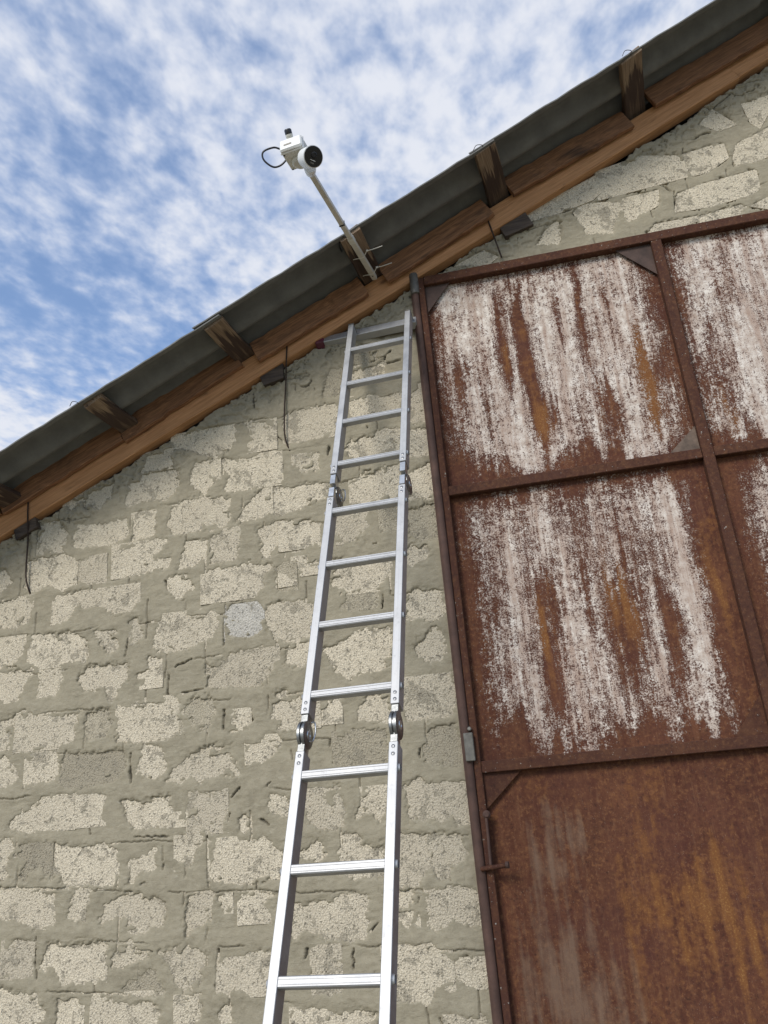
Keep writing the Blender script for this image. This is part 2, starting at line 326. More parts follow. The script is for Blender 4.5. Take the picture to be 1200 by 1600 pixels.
GUSSET_WORN = m_plain('worn_gusset', (.135, .095, .07), .85, 0., .45, 25, .0015, 80)
PATCHES = """
-1884,3570 -1855,3635 -1733,3661 -1732,3576 -1808,3565
-1719,3722 -1643,3740 -1387,3741 -1373,3676 -1404,3619 -1493,3573 -1537,3612 -1643,3661 -1711,3673
-1305,3757 -1196,3714 -1154,3637 -1171,3579 -1228,3604 -1277,3682
-2208,3416 -2196,3475 -2059,3522 -2072,3463 -2123,3403 -2177,3403
-1970,3394 -1951,3497 -1853,3542 -1694,3554 -1693,3440 -1760,3383 -1850,3405 -1940,3396
-1612,3472 -1590,3551 -1478,3548 -1464,3492 -1509,3425 -1538,3385 -1597,3416
-1442,3549 -1303,3518 -1201,3546 -1130,3526 -1135,3393 -1221,3377 -1349,3384 -1422,3388 -1391,3465
-1054,3468 -931,3507 -936,3419 -1020,3433
-2336,3467 -2236,3505 -2233,3450 -2293,3414
-2468,3350 -2366,3342 -2316,3274 -2348,3191 -2427,3217 -2457,3199
-2260,3244 -2240,3300 -2087,3292 -1990,3307 -1972,3216 -2053,3184 -2250,3206
-1933,3188 -1915,3325 -1825,3323 -1809,3250 -1830,3202
-1735,3253 -1714,3324 -1611,3359 -1408,3327 -1424,3192 -1553,3190 -1713,3192
-1374,3198 -1337,3265 -1199,3367 -1190,3227 -1268,3211
-1176,3211 -1171,3362 -1116,3338 -927,3337 -878,3322 -889,3266 -1029,3231 -1128,3203
-2033,3080 -2013,3135 -1932,3130 -1756,3162 -1785,3123 -1850,3090 -1841,3039 -1726,3062 -1739,3018 -1840,3004 -1957,3006 -2030,3002
-1675,3009 -1632,3123 -1532,3122 -1532,3052 -1610,3007
-1511,3000 -1510,3126 -1382,3164 -1365,3083 -1384,3016 -1469,3001
-1262,3153 -1143,3163 -1006,3149 -946,3119 -963,3052 -1038,3043 -1175,3049 -1205,2991 -1239,2996 -1236,3100
-2535,3021 -2523,3149 -2331,3154 -2252,3111 -2269,3013 -2312,2976 -2390,3023 -2495,2994
-2239,3016 -2229,3108 -2087,3124 -2130,3080 -2126,3001 -2163,2992
-2723,3119 -2668,3118 -2623,3061 -2679,2997 -2711,3001
-1547,2915 -1511,2951 -1358,2957 -1330,2974 -1186,2940 -1241,2914 -1243,2847 -1306,2808 -1429,2811 -1512,2836
*-1166,2917 -1084,2940 -1080,2865 -1123,2817 -1163,2829
-1063,2957 -971,2903 -1019,2883
-2703,2959 -2592,2950 -2544,2957 -2490,2880 -2520,2834 -2565,2808 -2691,2836
-2356,2807 -2338,2936 -2225,2946 -2228,2897 -2272,2852 -2277,2822
-2211,2901 -2177,2940 -2077,2927 -1907,2942 -1899,2878 -1942,2810 -2020,2808 -2074,2864 -2200,2874
-1726,2942 -1649,2956 -1604,2888 -1648,2882 -1661,2835 -1712,2866
-2681,2729 -2588,2753 -2519,2747 -2528,2687 -2550,2635 -2669,2612
-2476,2632 -2466,2746 -2279,2742 -2185,2709 -2165,2590 -2257,2613 -2348,2599
-2127,2730 -2010,2724 -2001,2648 -2038,2617 -2085,2670
-1927,2760 -1895,2768 -1874,2693 -1899,2654 -1919,2698
-1809,2614 -1761,2763 -1685,2765 -1572,2715 -1504,2748 -1479,2686 -1548,2618 -1659,2590 -1758,2590
!-1430,2691 -1392,2764 -1276,2761 -1253,2704 -1273,2625 -1328,2614 -1413,2636
-1243,2694 -1202,2745 -1119,2740 -1024,2728 -984,2707 -999,2586 -1076,2564 -1188,2587
-1530,2398 -1524,2499 -1493,2479 -1426,2522 -1222,2546 -1181,2522 -1218,2476 -1226,2432 -1274,2381 -1416,2391 -1488,2388
-2659,2509 -2665,2575 -2465,2571 -2493,2515 -2536,2472 -2526,2442 -2599,2444 -2577,2488
-2409,2453 -2398,2563 -2313,2560 -2297,2517 -2325,2450
-2187,2516 -2157,2554 -2060,2551 -1946,2548 -1944,2489 -1986,2436 -2028,2395 -2056,2450 -2171,2456
-1881,2482 -1825,2511 -1833,2564 -1770,2551 -1775,2482 -1793,2432 -1806,2480
-2642,2344 -2532,2356 -2552,2289 -2571,2217 -2630,2217
-2510,2251 -2513,2365 -2481,2373 -2420,2339 -2304,2333 -2184,2343 -2211,2278 -2209,2233 -2308,2209 -2422,2198 -2500,2216
*-2146,2238 -2145,2333 -2039,2339 -2023,2271 -2046,2229 -2133,2215
-1983,2195 -1963,2332 -1902,2337 -1852,2320 -1742,2331 -1742,2365 -1687,2353 -1681,2303 -1662,2213 -1728,2187 -1848,2177
*-1656,2289 -1608,2340 -1524,2353 -1501,2284 -1537,2201 -1561,2203
-1402,2187 -1371,2260 -1330,2267 -1331,2213
-2623,2150 -2573,2167 -2523,2119 -2506,2062 -2611,2033
-2448,2057 -2381,2084 -2371,2116 -2419,2170 -2299,2175 -2280,2075 -2334,2037
*-2265,2031 -2254,2155 -2160,2151 -2091,2140 -1969,2150 -1936,2077 -1988,2018 -2085,2015 -2207,2004
-1869,2060 -1842,2160 -1775,2148 -1737,2027 -1796,2011
-1719,1994 -1678,2054 -1608,2100 -1490,2116 -1432,2116 -1421,2052 -1382,1986 -1445,2002 -1526,1998 -1573,1976 -1608,2016 -1666,1990
-1335,2059 -1305,2093 -1207,2137 -1185,2113 -1215,2074 -1267,2038
-2517,1844 -2491,1900 -2376,1933 -2359,1964 -2192,1961 -2201,1893 -2229,1859 -2197,1831 -2344,1847 -2429,1833
-2159,1905 -2167,1948 -2034,1953 -2062,1898 -2077,1837 -2125,1835 -2145,1873
-1949,1920 -1853,1907 -1724,1922 -1711,1859 -1642,1834 -1734,1810 -1885,1802 -1928,1856
-1618,1772 -1607,1892 -1607,1923 -1567,1919 -1447,1889 -1447,1818 -1493,1762 -1538,1781
-1381,1754 -1368,1827 -1335,1800 -1353,1752
-2587,1794 -2488,1792 -2484,1745 -2523,1702 -2523,1641 -2572,1645
*-2464,1729 -2454,1764 -2301,1753 -2301,1677 -2298,1627 -2316,1628 -2330,1664 -2403,1664 -2418,1619 -2449,1631 -2428,1675
-2281,1726 -2271,1761 -2204,1751 -2107,1729 -2036,1739 -1970,1709 -1967,1625 -1971,1571 -2064,1587 -2194,1590 -2276,1655
-1896,1576 -1893,1659 -1784,1701 -1788,1632 -1845,1626
-1675,1673 -1664,1742 -1567,1740 -1573,1715 -1601,1708 -1601,1620 -1640,1652
-1517,1576 -1489,1651 -1483,1699 -1410,1718 -1410,1674 -1371,1691 -1271,1703 -1191,1645 -1206,1555 -1385,1543 -1506,1561
-2566,1584 -2457,1587 -2383,1568 -2280,1542 -2267,1449 -2348,1425 -2422,1458 -2556,1475
-2186,1454 -2166,1520 -2145,1558 -2092,1550 -2113,1507 -2109,1435
-2029,1454 -2013,1482 -1934,1525 -1854,1525 -1842,1501 -1763,1505 -1728,1465 -1750,1410 -1861,1375 -1890,1390 -1897,1442 -1966,1446 -2022,1426
-1639,1414 -1617,1497 -1512,1514 -1512,1471 -1551,1409 -1628,1358
-1479,1488 -1430,1495 -1458,1440
-1382,1436 -1365,1481 -1321,1497 -1230,1492 -1231,1445 -1263,1438 -1265,1393 -1345,1397
-2496,1234 -2492,1318 -2426,1367 -2360,1359 -2362,1312 -2393,1257 -2436,1278 -2450,1236
-2307,1272 -2289,1350 -2167,1339 -2007,1340 -2015,1267 -2024,1213 -2125,1217 -2193,1202 -2242,1259
-1969,1256 -1960,1301 -1905,1326 -1888,1344 -1870,1297 -1814,1285 -1891,1270 -1924,1244
-1753,1291 -1649,1313 -1551,1272 -1573,1237 -1573,1144 -1637,1160 -1692,1207 -1725,1271
-1482,1162 -1476,1224 -1433,1257 -1253,1266 -1239,1221 -1273,1144 -1341,1126 -1393,1158 -1445,1143
-2528,1203 -2432,1167 -2326,1153 -2282,1097 -2317,1027 -2512,1034
-2209,1024 -2216,1131 -2144,1150 -2107,1100 -2120,1021
-2051,1053 -2048,1142 -1963,1107 -1919,1114 -1886,1095 -1810,1106 -1760,1077 -1775,1009 -2047,1018
-1669,1057 -1648,1108 -1573,1122 -1573,1070 -1605,1003 -1647,1030
-1473,1049 -1462,1087 -1436,1074 -1436,1039 -1457,1036
*-1910,1163 -1867,1197 -1779,1220 -1734,1147 -1822,1146
-1144,2460 -1118,2519 -1029,2553 -1021,2479 -1069,2440
-945,2498 -856,2527 -761,2572 -625,2566 -638,2413 -708,2377 -786,2391 -833,2364 -899,2399 -918,2456
-1212,2215 -1204,2268 -1214,2302 -1166,2346 -1123,2281 -1054,2274 -1008,2291 -1000,2226 -1036,2176 -1173,2169
-976,2255 -901,2279 -897,2247 -935,2187 -991,2177
-816,2207 -762,2265 -673,2266 -675,2182 -726,2156 -802,2174
*-924,2000 -909,2070 -828,2119 -697,2111 -697,1989 -805,1979 -914,1988
-1236,1835 -1229,1879 -1152,1863 -1149,1798 -1198,1812
-1074,1882 -1009,1856 -968,1814 -941,1821 -931,1890 -908,1828 -914,1741 -1005,1734 -1068,1782
-853,1765 -827,1832 -772,1856 -712,1876 -720,1774 -750,1738 -778,1779
-1107,1631 -1030,1682 -1000,1633 -1023,1615
-926,1637 -906,1693 -858,1699 -841,1650 -779,1636 -736,1652 -746,1532 -870,1526 -936,1563
-1153,1329 -1143,1442 -1096,1430 -1021,1448 -971,1427 -948,1462 -834,1455 -837,1357 -856,1305 -927,1300 -1019,1318 -1100,1344
-1066,1202 -1032,1261 -990,1276 -1013,1234 -964,1205 -969,1129 -1071,1116
-1168,993 -1140,1042 -1074,1057 -975,1028 -856,1044 -818,1022 -821,981
-584,2293 -573,2264 -540,2315 -483,2323 -359,2302 -378,2196 -418,2147 -500,2149 -584,2144 -599,2206
-526,2460 -425,2534 -396,2473 -418,2399 -516,2417
*-528,2014 -491,2102 -395,2105 -371,2025 -386,1949 -454,1943 -520,1961
-630,1869 -560,1901 -529,1873 -461,1874 -357,1859 -365,1706 -414,1710 -434,1760 -477,1733 -555,1745 -610,1731
-675,1675 -549,1671 -554,1558 -607,1491 -685,1496
-530,1664 -432,1663 -401,1595 -410,1572 -469,1570 -482,1507 -514,1509 -540,1569
-571,1397 -554,1442 -455,1464 -387,1443 -369,1385 -371,1318 -480,1358 -555,1311
-707,1463 -641,1470 -654,1402 -626,1366 -673,1340 -704,1359
-771,1250 -719,1259 -574,1251 -507,1171 -580,1131 -612,1063 -735,1084 -755,1139
-489,1171 -448,1201 -368,1197 -371,1122 -409,1113 -460,1148
-542,971 -513,1007 -388,992 -379,966
-1096,3730 -1077,3757 -961,3767 -824,3766 -816,3678 -844,3635 -959,3595 -1073,3597 -1093,3655
*-855,3923 -823,3967 -783,3959 -798,3823 -878,3826
*-715,4036 -689,4069 -586,4061 -580,3995 -616,3977 -707,3983
-723,3922 -561,3959 -547,3912 -555,3895 -719,3896
-733,3699 -724,3747 -650,3758 -637,3780 -600,3748 -603,3712 -639,3676 -695,3674
-628,3680 -579,3732 -477,3762 -466,3760 -489,3691
-432,3716 -377,3767 -364,3789 -372,3597 -428,3583 -442,3610
-785,3504 -738,3544 -650,3540 -593,3571 -506,3562 -509,3468 -624,3453 -745,3444
-448,3539 -367,3543 -368,3432 -404,3392 -455,3412
-765,3235 -750,3301 -676,3352 -599,3367 -605,3289 -627,3213 -719,3205 -761,3212
-593,3241 -578,3352 -524,3366 -530,3231 -570,3204
-481,3246 -453,3320 -366,3345 -348,3314 -355,3203 -394,3176 -476,3189
-1139,3047 -1136,3146 -1047,3155 -962,3120 -953,3080 -988,3025 -1075,3021
-849,3103 -830,3156 -755,3155 -702,3152 -728,3085 -765,3014 -817,3022
*-629,3136 -543,3144 -553,3037 -625,3047
*-493,3125 -367,3139 -364,2976 -496,2985
-893,2829 -868,2889 -638,2899 -610,2864 -646,2806 -700,2761 -834,2779 -889,2808
-518,2861 -510,2944 -428,2943 -423,2890 -499,2848
-1144,2928 -1089,2942 -1086,2887 -1115,2849 -1147,2842
-1079,2940 -1035,2961 -1005,2919 -1012,2882 -1048,2904
*-849,2699 -815,2746 -731,2765 -681,2748 -707,2680 -809,2683
-552,2600 -531,2718 -490,2733 -392,2710 -375,2597 -445,2586
307,4692 333,4723 537,4800 678,4857 687,4742 638,4708 473,4677 316,4653
670,4728 705,4887 870,4880 935,4919 1100,4882 1150,4821 1126,4735 984,4727 695,4703
1148,4878 1298,4892 1346,4888 1348,4803 1238,4742 1169,4742
1387,4793 1420,4876 1584,4933 1672,4954 1629,4780 1473,4750 1390,4746
549,4649 578,4696 774,4664 761,4594 725,4550 713,4481 591,4512
781,4626 804,4674 975,4684 959,4598 839,4557 806,4529
1042,4531 1078,4639 1194,4662 1459,4690 1452,4575 1413,4550 1220,4530
1276,5051 1349,5127 1435,5005 1348,4992
1503,5120 1633,5139 1612,5048 1548,4953 1517,5000
1141,4418 1141,4479 1347,4497 1371,4482 1274,4411
884,4430 935,4479 1128,4483 1121,4449 924,4420
331,4504 386,4581 450,4619 450,4529 428,4480
1396,4475 1481,4497 1551,4514 1527,4415
-109,4466 55,4526 106,4469 44,4439
"""
CRACKS = """
-1838,3567 -1732,3571 -1729,3657
-1186,3227 -1178,3378
-1257,3884 -1259,3828
-2329,3362 -2266,3349
-2298,3369 -2296,3331
-2479,3180 -2481,3314
-1154,3652 -1084,3579
-1090,3618 -1082,3578
-2218,2952 -2222,2908
-2601,2610 -2541,2606
-1960,2590 -1944,2677
-1726,2476 -1730,2369
-1548,2389 -1657,2378
-1695,2507 -1609,2538
-1447,2279 -1454,2193
-1913,2129 -1909,1990
-1989,2357 -1982,2322
-1751,2946 -1738,2894
-1442,2711 -1444,2582
-1875,2741 -1812,2745
-1179,2585 -1176,2516
-1378,1934 -1418,1897
-2193,1971 -2165,1916
-1436,1798 -1425,1827
-1280,1795 -1253,1774
-2295,1757 -2281,1616
-2474,1781 -2473,1768
-1533,1782 -1528,1567
-1528,1553 -1528,1536
-1309,1539 -1310,1497
-1850,1566 -1827,1572
-1743,1639 -1742,1620
-2543,1592 -2282,1576 -2193,1571
-2345,1386 -2332,1217
-2005,1294 -2012,1212
-1910,1154 -1778,1153
-1518,1481 -1523,1407
-1859,1305 -1781,1301
-1884,1763 -1698,1754
-1486,1296 -1493,1171
-2106,1815 -2101,1789
-538,1675 -551,1592 -471,1496
-1105,1243 -1095,1277
-899,1263 -904,1194
-824,1321 -791,1354
-953,2074 -946,2099
-1282,1794 -1249,1767
-606,1446 -614,1424
-496,1192 -497,1133
-549,2026 -553,1986
-569,1005 -561,988
-1250,1927 -1227,1945
-707,3976 -616,3977 -535,3993 -505,4018
-536,3986 -539,3949 -454,3957
-661,3608 -662,3596
-1079,3993 -996,4015
-995,3899 -955,3898 -942,3927
-657,2725 -662,2664
-857,2741 -850,2761
-983,2927 -966,2940
-595,3287 -599,3231
-875,3484 -867,3531
-678,2980 -662,2988
-729,2786 -751,2768
685,4855 691,4722
309,4655 472,4668 560,4673
1375,4768 1375,4741
1136,4489 1127,4448
681,4706 841,4720 1026,4725
1358,5233 1503,5179 1577,5195
1009,4712 1042,4666
1149,4916 1140,4805
1200,4958 1305,4985
1044,4540 1055,4663
1273,5169 1349,5127 1450,5195
1390,5313 1497,5280
"""
# ------------------------------------------------------------------ ground
g = mesh_obj('ground', [(-900, -900, 0), (900, -900, 0), (900, 900, 0), (-900, 900, 0)], [(0, 1, 2, 3)], GROUND); g['kind'] = 'structure'

# ------------------------------------------------------------------ the barn: wall
YW = 3.55                                        # plane of the block faces
TAN = 0.4837; TH = math.atan(TAN); CT, ST = math.cos(TH), math.sin(TH)
def z_rafter(x): return 3.297+.471*(x+2.672)      # underside of the verge rafter
def z_purlin(x): return 4.453+TAN*(x+.551)        # underside of the purlins
RIDGE = 2.6
barn = empty('barn', (0, 3.7, 0), 'pale block barn gable with slate roof and tall rusty steel gate', 'barn')

def prism(name, poly, y0, y1, mat, parent):
    n = len(poly); v = [(x, y0, z) for x, z in poly]+[(x, y1, z) for x, z in poly]
    f = [tuple(range(n)), tuple(range(2*n-1, n-1, -1))]+[(i, n+i, n+(i+1) % n, (i+1) % n) for i in range(n)]
    return mesh_obj(name, v, f, mat, parent)
zr = lambda x: z_rafter(x)-.045
wall = prism('wall', [(-4.3, 0), (-.35, 0), (-.35, 4.43), (4.36, 4.43), (4.36, 0), (6.4, 0), (6.4, zr(2*RIDGE-6.4)), (RIDGE, zr(RIDGE)), (-4.3, zr(-4.3))][::-1], YW+.022, YW+.36, CORE, barn)

def parse(t):
    out = []
    for l in t.strip().split('\n'):
        k = 0
        if l[0] in '*!': k = '*!'.index(l[0])+1; l = l[1:]
        out.append((k, np.array([[float(a)/1000 for a in w.split(',')] for w in l.split()])))
    return out
PATCH = parse(PATCHES); CRK = [p for _, p in parse(CRACKS)]
rng = random.Random(7)
def course(n, x): xx = min(x, -.4); return 1.115+(xx+2.5)*-.084+n*(.1955+(xx+2.5)*.00725)
boxes = [(p[:, 0].min(), p[:, 0].max(), p[:, 1].min(), p[:, 1].max()) for _, p in PATCH]
def edge_x(z): return -2.50-.075*(z-1.0)
extra = []
for n in range(-5, 13):                                          # courses outside the photograph, in the same bond
    x = -3.95+rng.uniform(0, .35); hd = n % 2
    while x < -.55:
        w = (.36, .17)[hd]; hd ^= 1; cx = x+w/2; zc_ = course(n, cx); a = (x, x+w, zc_-.085, zc_+.085); x += w+rng.uniform(.035, .06)
        if zc_-.1 < .02 or zc_+.12 > z_rafter(a[0]): continue
        if a[1] > edge_x(zc_) and zc_ > .99: continue
        if any(a[0] < b[1]+.03 and a[1] > b[0]-.03 and a[2] < b[3]+.02 and a[3] > b[2]-.02 for b in boxes): continue
        if rng.random() < .16: continue
        i0, i1, j0, j1 = [rng.uniform(.004, .035) for _ in range(4)]
        X = np.linspace(a[0]+i0, a[1]-i1, 4); P = [(q, a[2]+j0+rng.uniform(-.01, .025)) for q in X]+[(q, a[3]-j1+rng.uniform(-.02, .012)) for q in X[::-1]]
        extra.append((1 if rng.random() < .15 else 0, np.array(P)))
PATCH += extra

def seg_dist(px, pz, a, b):
    d = b-a; L = (d*d).sum()+1e-12; t = np.clip(((px-a[0])*d[0]+(pz-a[1])*d[1])/L, 0, 1)
    return np.hypot(px-a[0]-t*d[0], pz-a[1]-t*d[1])
def poly_sd(px, pz, P):
    d = np.full(px.shape, 9.0); ins = np.zeros(px.shape, bool)
    for i in range(len(P)):
        a = P[i]; b = P[(i+1) % len(P)]; d = np.minimum(d, seg_dist(px, pz, a, b))
        c = ((a[1] > pz) != (b[1] > pz)) & (px < (b[0]-a[0])*(pz-a[1])/((b[1]-a[1]) or 1e-9)+a[0]); ins ^= c
    return np.where(ins, d, -d)
N1, N2, N3, N4, N5 = VN(1), VN(2), VN(3), VN(4), VN(5)

def mortar_sheet(name, x0, x1, z0, z1, step, topcut):
    nx = int((x1-x0)/step)+1; nz = int((z1-z0)/step)+1
    xs = x0+np.arange(nx)*step; zs = z0+np.arange(nz)*step
    X, Z = np.meshgrid(xs, zs, indexing='ij')
    sd = np.full(X.shape, -1.0, dtype=np.float64)
    for k, P in PATCH:
        a, b, c, d = P[:, 0].min()-.08, P[:, 0].max()+.08, P[:, 1].min()-.08, P[:, 1].max()+.08
        i0, i1 = np.searchsorted(xs, (a, b)); j0, j1 = np.searchsorted(zs, (c, d))
        if i1 <= i0 or j1 <= j0: continue
        w = (slice(i0, i1), slice(j0, j1)); sd[w] = np.maximum(sd[w], poly_sd(X[w], Z[w], P))
    # ragged smear edges
    sw = sd+.011*N1.fbm(X/.05, Z/.04, 3)+.012*N2.fbm(X/.022, Z/.016, 2)+.007*N3(X/.0095, Z/.0085)+.005
    sw = sw-.045*sst(.42, .62, N4.fbm(X/.075+50, Z/.05+20, 3))*(sd > -.01)*sst(.075, .02, sd)*(Z < 4.38)
    sw = np.where((sd > .004) & (sw < 0) & (sw > -.004), .0015, sw)
    thick = .0010+.0040*sst(-.25, .6, N4.fbm(X/.11+3, Z/.10, 3))
    h = thick*sst(0, .011, -sw)+.0004
    # trowelled relief: overlapping slaps of mortar with crisp lips
    wx = X+.02*N2.fbm(X/.09, Z/.09, 2); wz = Z+.015*N5.fbm(X/.08, Z/.08, 2)
    for s_, amp, sx, sz in ((0, .0026, .22, .10), (1, .0016, .12, .055)):
        t = (N3 if s_ else N1).fbm(wx/sx+7*s_, wz/sz, 3)*4.5+11; fl = np.floor(t); fr = t-fl
        step_ = sst(.90, 1.0, fr); h = h+np.where(sw < 0, amp*((N5(fl*7.7+s_*3, fl*0+.5)*.5+.5)*(1-step_)+(N5((fl+1)*7.7+s_*3, fl*0+.5)*.5+.5)*step_), 0)*sst(0, .02, -sw)
    h = h+np.where(sw < 0, .0035*N4.fbm(X/.16, Z/.07, 3)+.0014*N2.fbm(X/.03, Z/.012, 3), 0)*sst(0, .015, -sw)
    # bulge along the bed joints and drag lines in them
    n = np.round((Z-(1.115+(np.minimum(X, -.4)+2.5)*-.084))/(.1955+(np.minimum(X, -.4)+2.5)*.00725)-.5)+.5
    zj = 1.115+(np.minimum(X, -.4)+2.5)*-.084+n*(.1955+(np.minimum(X, -.4)+2.5)*.00725)
    dz = Z-zj+.018*N5.fbm(X/.16, n*3.3, 3)
    h = h+np.where(sw < 0, .0024*np.exp(-(dz/.034)**2), 0)*sst(0, .02, -sw)
    crack = np.zeros_like(X)
    if topcut is None or True:
        gate = sst(.02, .22, N2.fbm(X/.21+n*5.1, n*2.7+Z*0, 2)); c_ = gate*(1-sst(.0006, .0042, np.abs(dz+.02+.004*N3(X/.012, n*9))))
        crack = np.maximum(crack, c_*.75*(sw < .002))
        vx = X/.205+ (n-.5)*.5; ve = np.abs(vx-np.round(vx)+.035*N1.fbm(Z/.06, np.round(vx)*3.1+n*7, 2))*.205
        gate = sst(.18, .40, N4(np.round(vx)*5.37, n*3.91)+.35*N5(Z/.05, vx*0)); c_ = gate*(1-sst(.0006, .004, ve))
        crack = np.maximum(crack, c_*.8*(sw < .002))
    wX = X+.004*N1(X/.02, Z/.02)+.0016*N3(X/.006, Z/.006); wZ = Z+.004*N2(X/.02, Z/.02)+.0016*N4(X/.006, Z/.006)
    for P in CRK:
        a, b, c, d = P[:, 0].min()-.03, P[:, 0].max()+.03, P[:, 1].min()-.03, P[:, 1].max()+.03
        i0, i1 = np.searchsorted(xs, (a, b)); j0, j1 = np.searchsorted(zs, (c, d))
        if i1 <= i0 or j1 <= j0: continue
        w = (slice(i0, i1), slice(j0, j1)); dd = np.full(X[w].shape, 9.)
        for q in range(len(P)-1): dd = np.minimum(dd, seg_dist(wX[w], wZ[w], P[q], P[q+1]))
        wd_ = .0042+.003*N5.fbm(X[w]/.03, Z[w]/.03, 2)
        crack[w] = np.maximum(crack[w], 1-sst(.3, 1.15, dd/np.maximum(wd_, .0012)))
    # lumps where the mortar meets the roof timber
    if topcut:
        zt = z_rafter(X); dt = zt-Z; lump = sst(.34, .02, dt)
        L1 = N1.fbm(X/.075+31, Z/.06+5, 3); t = L1*3.6+9; fl = np.floor(t); fr = t-fl; st_ = sst(.84, 1, fr)
        h = h+np.where(sw < .0, lump*.020*((N5(fl*5.1, fl*0+.2)*.5+.5)*(1-st_)+(N5((fl+1)*5.1, fl*0+.2)*.5+.5)*st_), 0)*sst(0, .02, -sw)
        crack = np.maximum(crack, (sw < 0)*sst(.25, .05, dt)*.9*(1-sst(.012, .05, np.abs(fr-.93)))*sst(.0, .3, N3.fbm(X/.1, Z/.1, 2)+.15))
    h = h-crack*.016
    hole = -.026*sst(0, .007, sw)
    h = np.where(sw > 0, hole, h)
    keep = np.ones((nx-1, nz-1), bool)
    q = np.minimum(np.minimum(sw[:-1, :-1], sw[1:, :-1]), np.minimum(sw[:-1, 1:], sw[1:, 1:])); keep &= q < .0075
    if topcut:
        gap = .006+.020*sst(-.1, .55, N2.fbm(X/.14+9, X*0, 3))+.010*N3(X/.02, Z/.02)
        over = (Z > z_rafter(X)-gap)
        keep &= ~(over[:-1, :-1] | over[1:, 1:])
        near = z_rafter(X)-gap-Z; h = h-.03*sst(.014, 0, near)
    idx = np.arange(nx*nz).reshape(nx, nz)
    F = np.stack([idx[:-1, :-1][keep], idx[1:, :-1][keep], idx[1:, 1:][keep], idx[:-1, 1:][keep]], 1)
    used = np.zeros(nx*nz, bool); used[F.ravel()] = True; mp = np.cumsum(used)-1
    V = np.stack([X.ravel(), YW-h.ravel(), Z.ravel()], 1)[used]; F = mp[F]; ck = crack.ravel()[used]
    me = bpy.data.meshes.new(name); me.vertices.add(len(V)); me.vertices.foreach_set('co', V.astype(np.float32).ravel())
    me.loops.add(F.size); me.loops.foreach_set('vertex_index', F.astype(np.int32).ravel())
    me.polygons.add(len(F)); me.polygons.foreach_set('loop_start', np.arange(0, F.size, 4, dtype=np.int32)); me.polygons.foreach_set('loop_total', np.full(len(F), 4, np.int32))
    me.polygons.foreach_set('use_smooth', np.ones(len(F), bool)); me.update(calc_edges=True)
    at = me.attributes.new('crack', 'FLOAT', 'POINT'); at.data.foreach_set('value', ck.astype(np.float32))
    me.materials.append(MORTAR); o = link(bpy.data.objects.new(name, me), wall); return o
mortar_sheet('mortar', -4.25, -.335, 0.0, 4.42, .0045, True)
mortar_sheet('mortar', -.3345, 2.6, 4.385, 5.80, .0045, True)

def hull(P, g):
    c = P.mean(0); Q = sorted(map(tuple, P)); lo = []; up = []
    for q in Q:
        while len(lo) > 1 and (lo[-1][0]-lo[-2][0])*(q[1]-lo[-2][1])-(lo[-1][1]-lo[-2][1])*(q[0]-lo[-2][0]) <= 0: lo.pop()
        lo.append(q)
    for q in Q[::-1]:
        while len(up) > 1 and (up[-1][0]-up[-2][0])*(q[1]-up[-2][1])-(up[-1][1]-up[-2][1])*(q[0]-up[-2][0]) <= 0: up.pop()
        up.append(q)
    H = np.array(lo[:-1]+up[:-1]); d = H-c; return c+d*(1+g/np.linalg.norm(d, axis=1, keepdims=True))
def hull_block(P, kind, i):
    r = random.Random(i); H = hull(P, .013); c = H.mean(0); n = len(H); off = r.uniform(-.001, .006)
    v = [(0, -off-.001, 0)]+[(x-c[0], -off+r.uniform(-.001, .001), z-c[1]) for x, z in H]+[(x-c[0], .06, z-c[1]) for x, z in H]
    f = [(0, 1+j, 1+(j+1) % n) for j in range(n)]+[(1+j, 1+n+j, 1+n+(j+1) % n, 1+(j+1) % n) for j in range(n)]
    return mesh_obj('block', v, f, (BLOCK, BLOCK_DULL, BLOCK_WHITE)[kind], wall, Matrix.Translation((c[0], YW, c[1])), True)
def block(P, kind, i):
    x0, x1, z0, z1 = P[:, 0].min()-.016, P[:, 0].max()+.016, P[:, 1].min()-.014, P[:, 1].max()+.014
    if x0 < -.35 < x1: x1 = -.345
    cx, cz = (x0+x1)/2, (z0+z1)/2; hx, hz = (x1-x0)/2, (z1-z0)/2; r = random.Random(i)
    nx, nz = 5, 3; v = []; f = []; off = r.uniform(-.0015, .004); tx, tz = r.uniform(-.004, .004), r.uniform(-.004, .004)
    for a in range(nx):
        for b in range(nz):
            u, w = a/(nx-1)*2-1, b/(nz-1)*2-1
            v.append((u*hx, -off-u*tx-w*tz+r.uniform(-.001, .001), w*hz))
    for a in range(nx-1):
        for b in range(nz-1): p = a*nz+b; f.append((p, p+nz, p+nz+1, p+1))
    ring = [a*nz for a in range(nx)]+[(nx-1)*nz+b for b in range(1, nz)]+[a*nz+nz-1 for a in range(nx-2, -1, -1)]+[b for b in range(nz-2, 0, -1)]
    k = len(v)
    for q in ring: v.append((v[q][0], .06, v[q][2]))
    for j in range(len(ring)): f.append((ring[j], k+j, k+(j+1) % len(ring), ring[(j+1) % len(ring)]))
    return mesh_obj('block', v, f, (BLOCK, BLOCK_DULL, BLOCK_WHITE)[kind], wall, Matrix.Translation((cx, YW, cz)), True)
for i, (k, P) in enumerate(PATCH):
    o = (hull_block if P[:, 1].min() > 4.38 else block)(P, k, i); sharp_edges(o.data, 40)

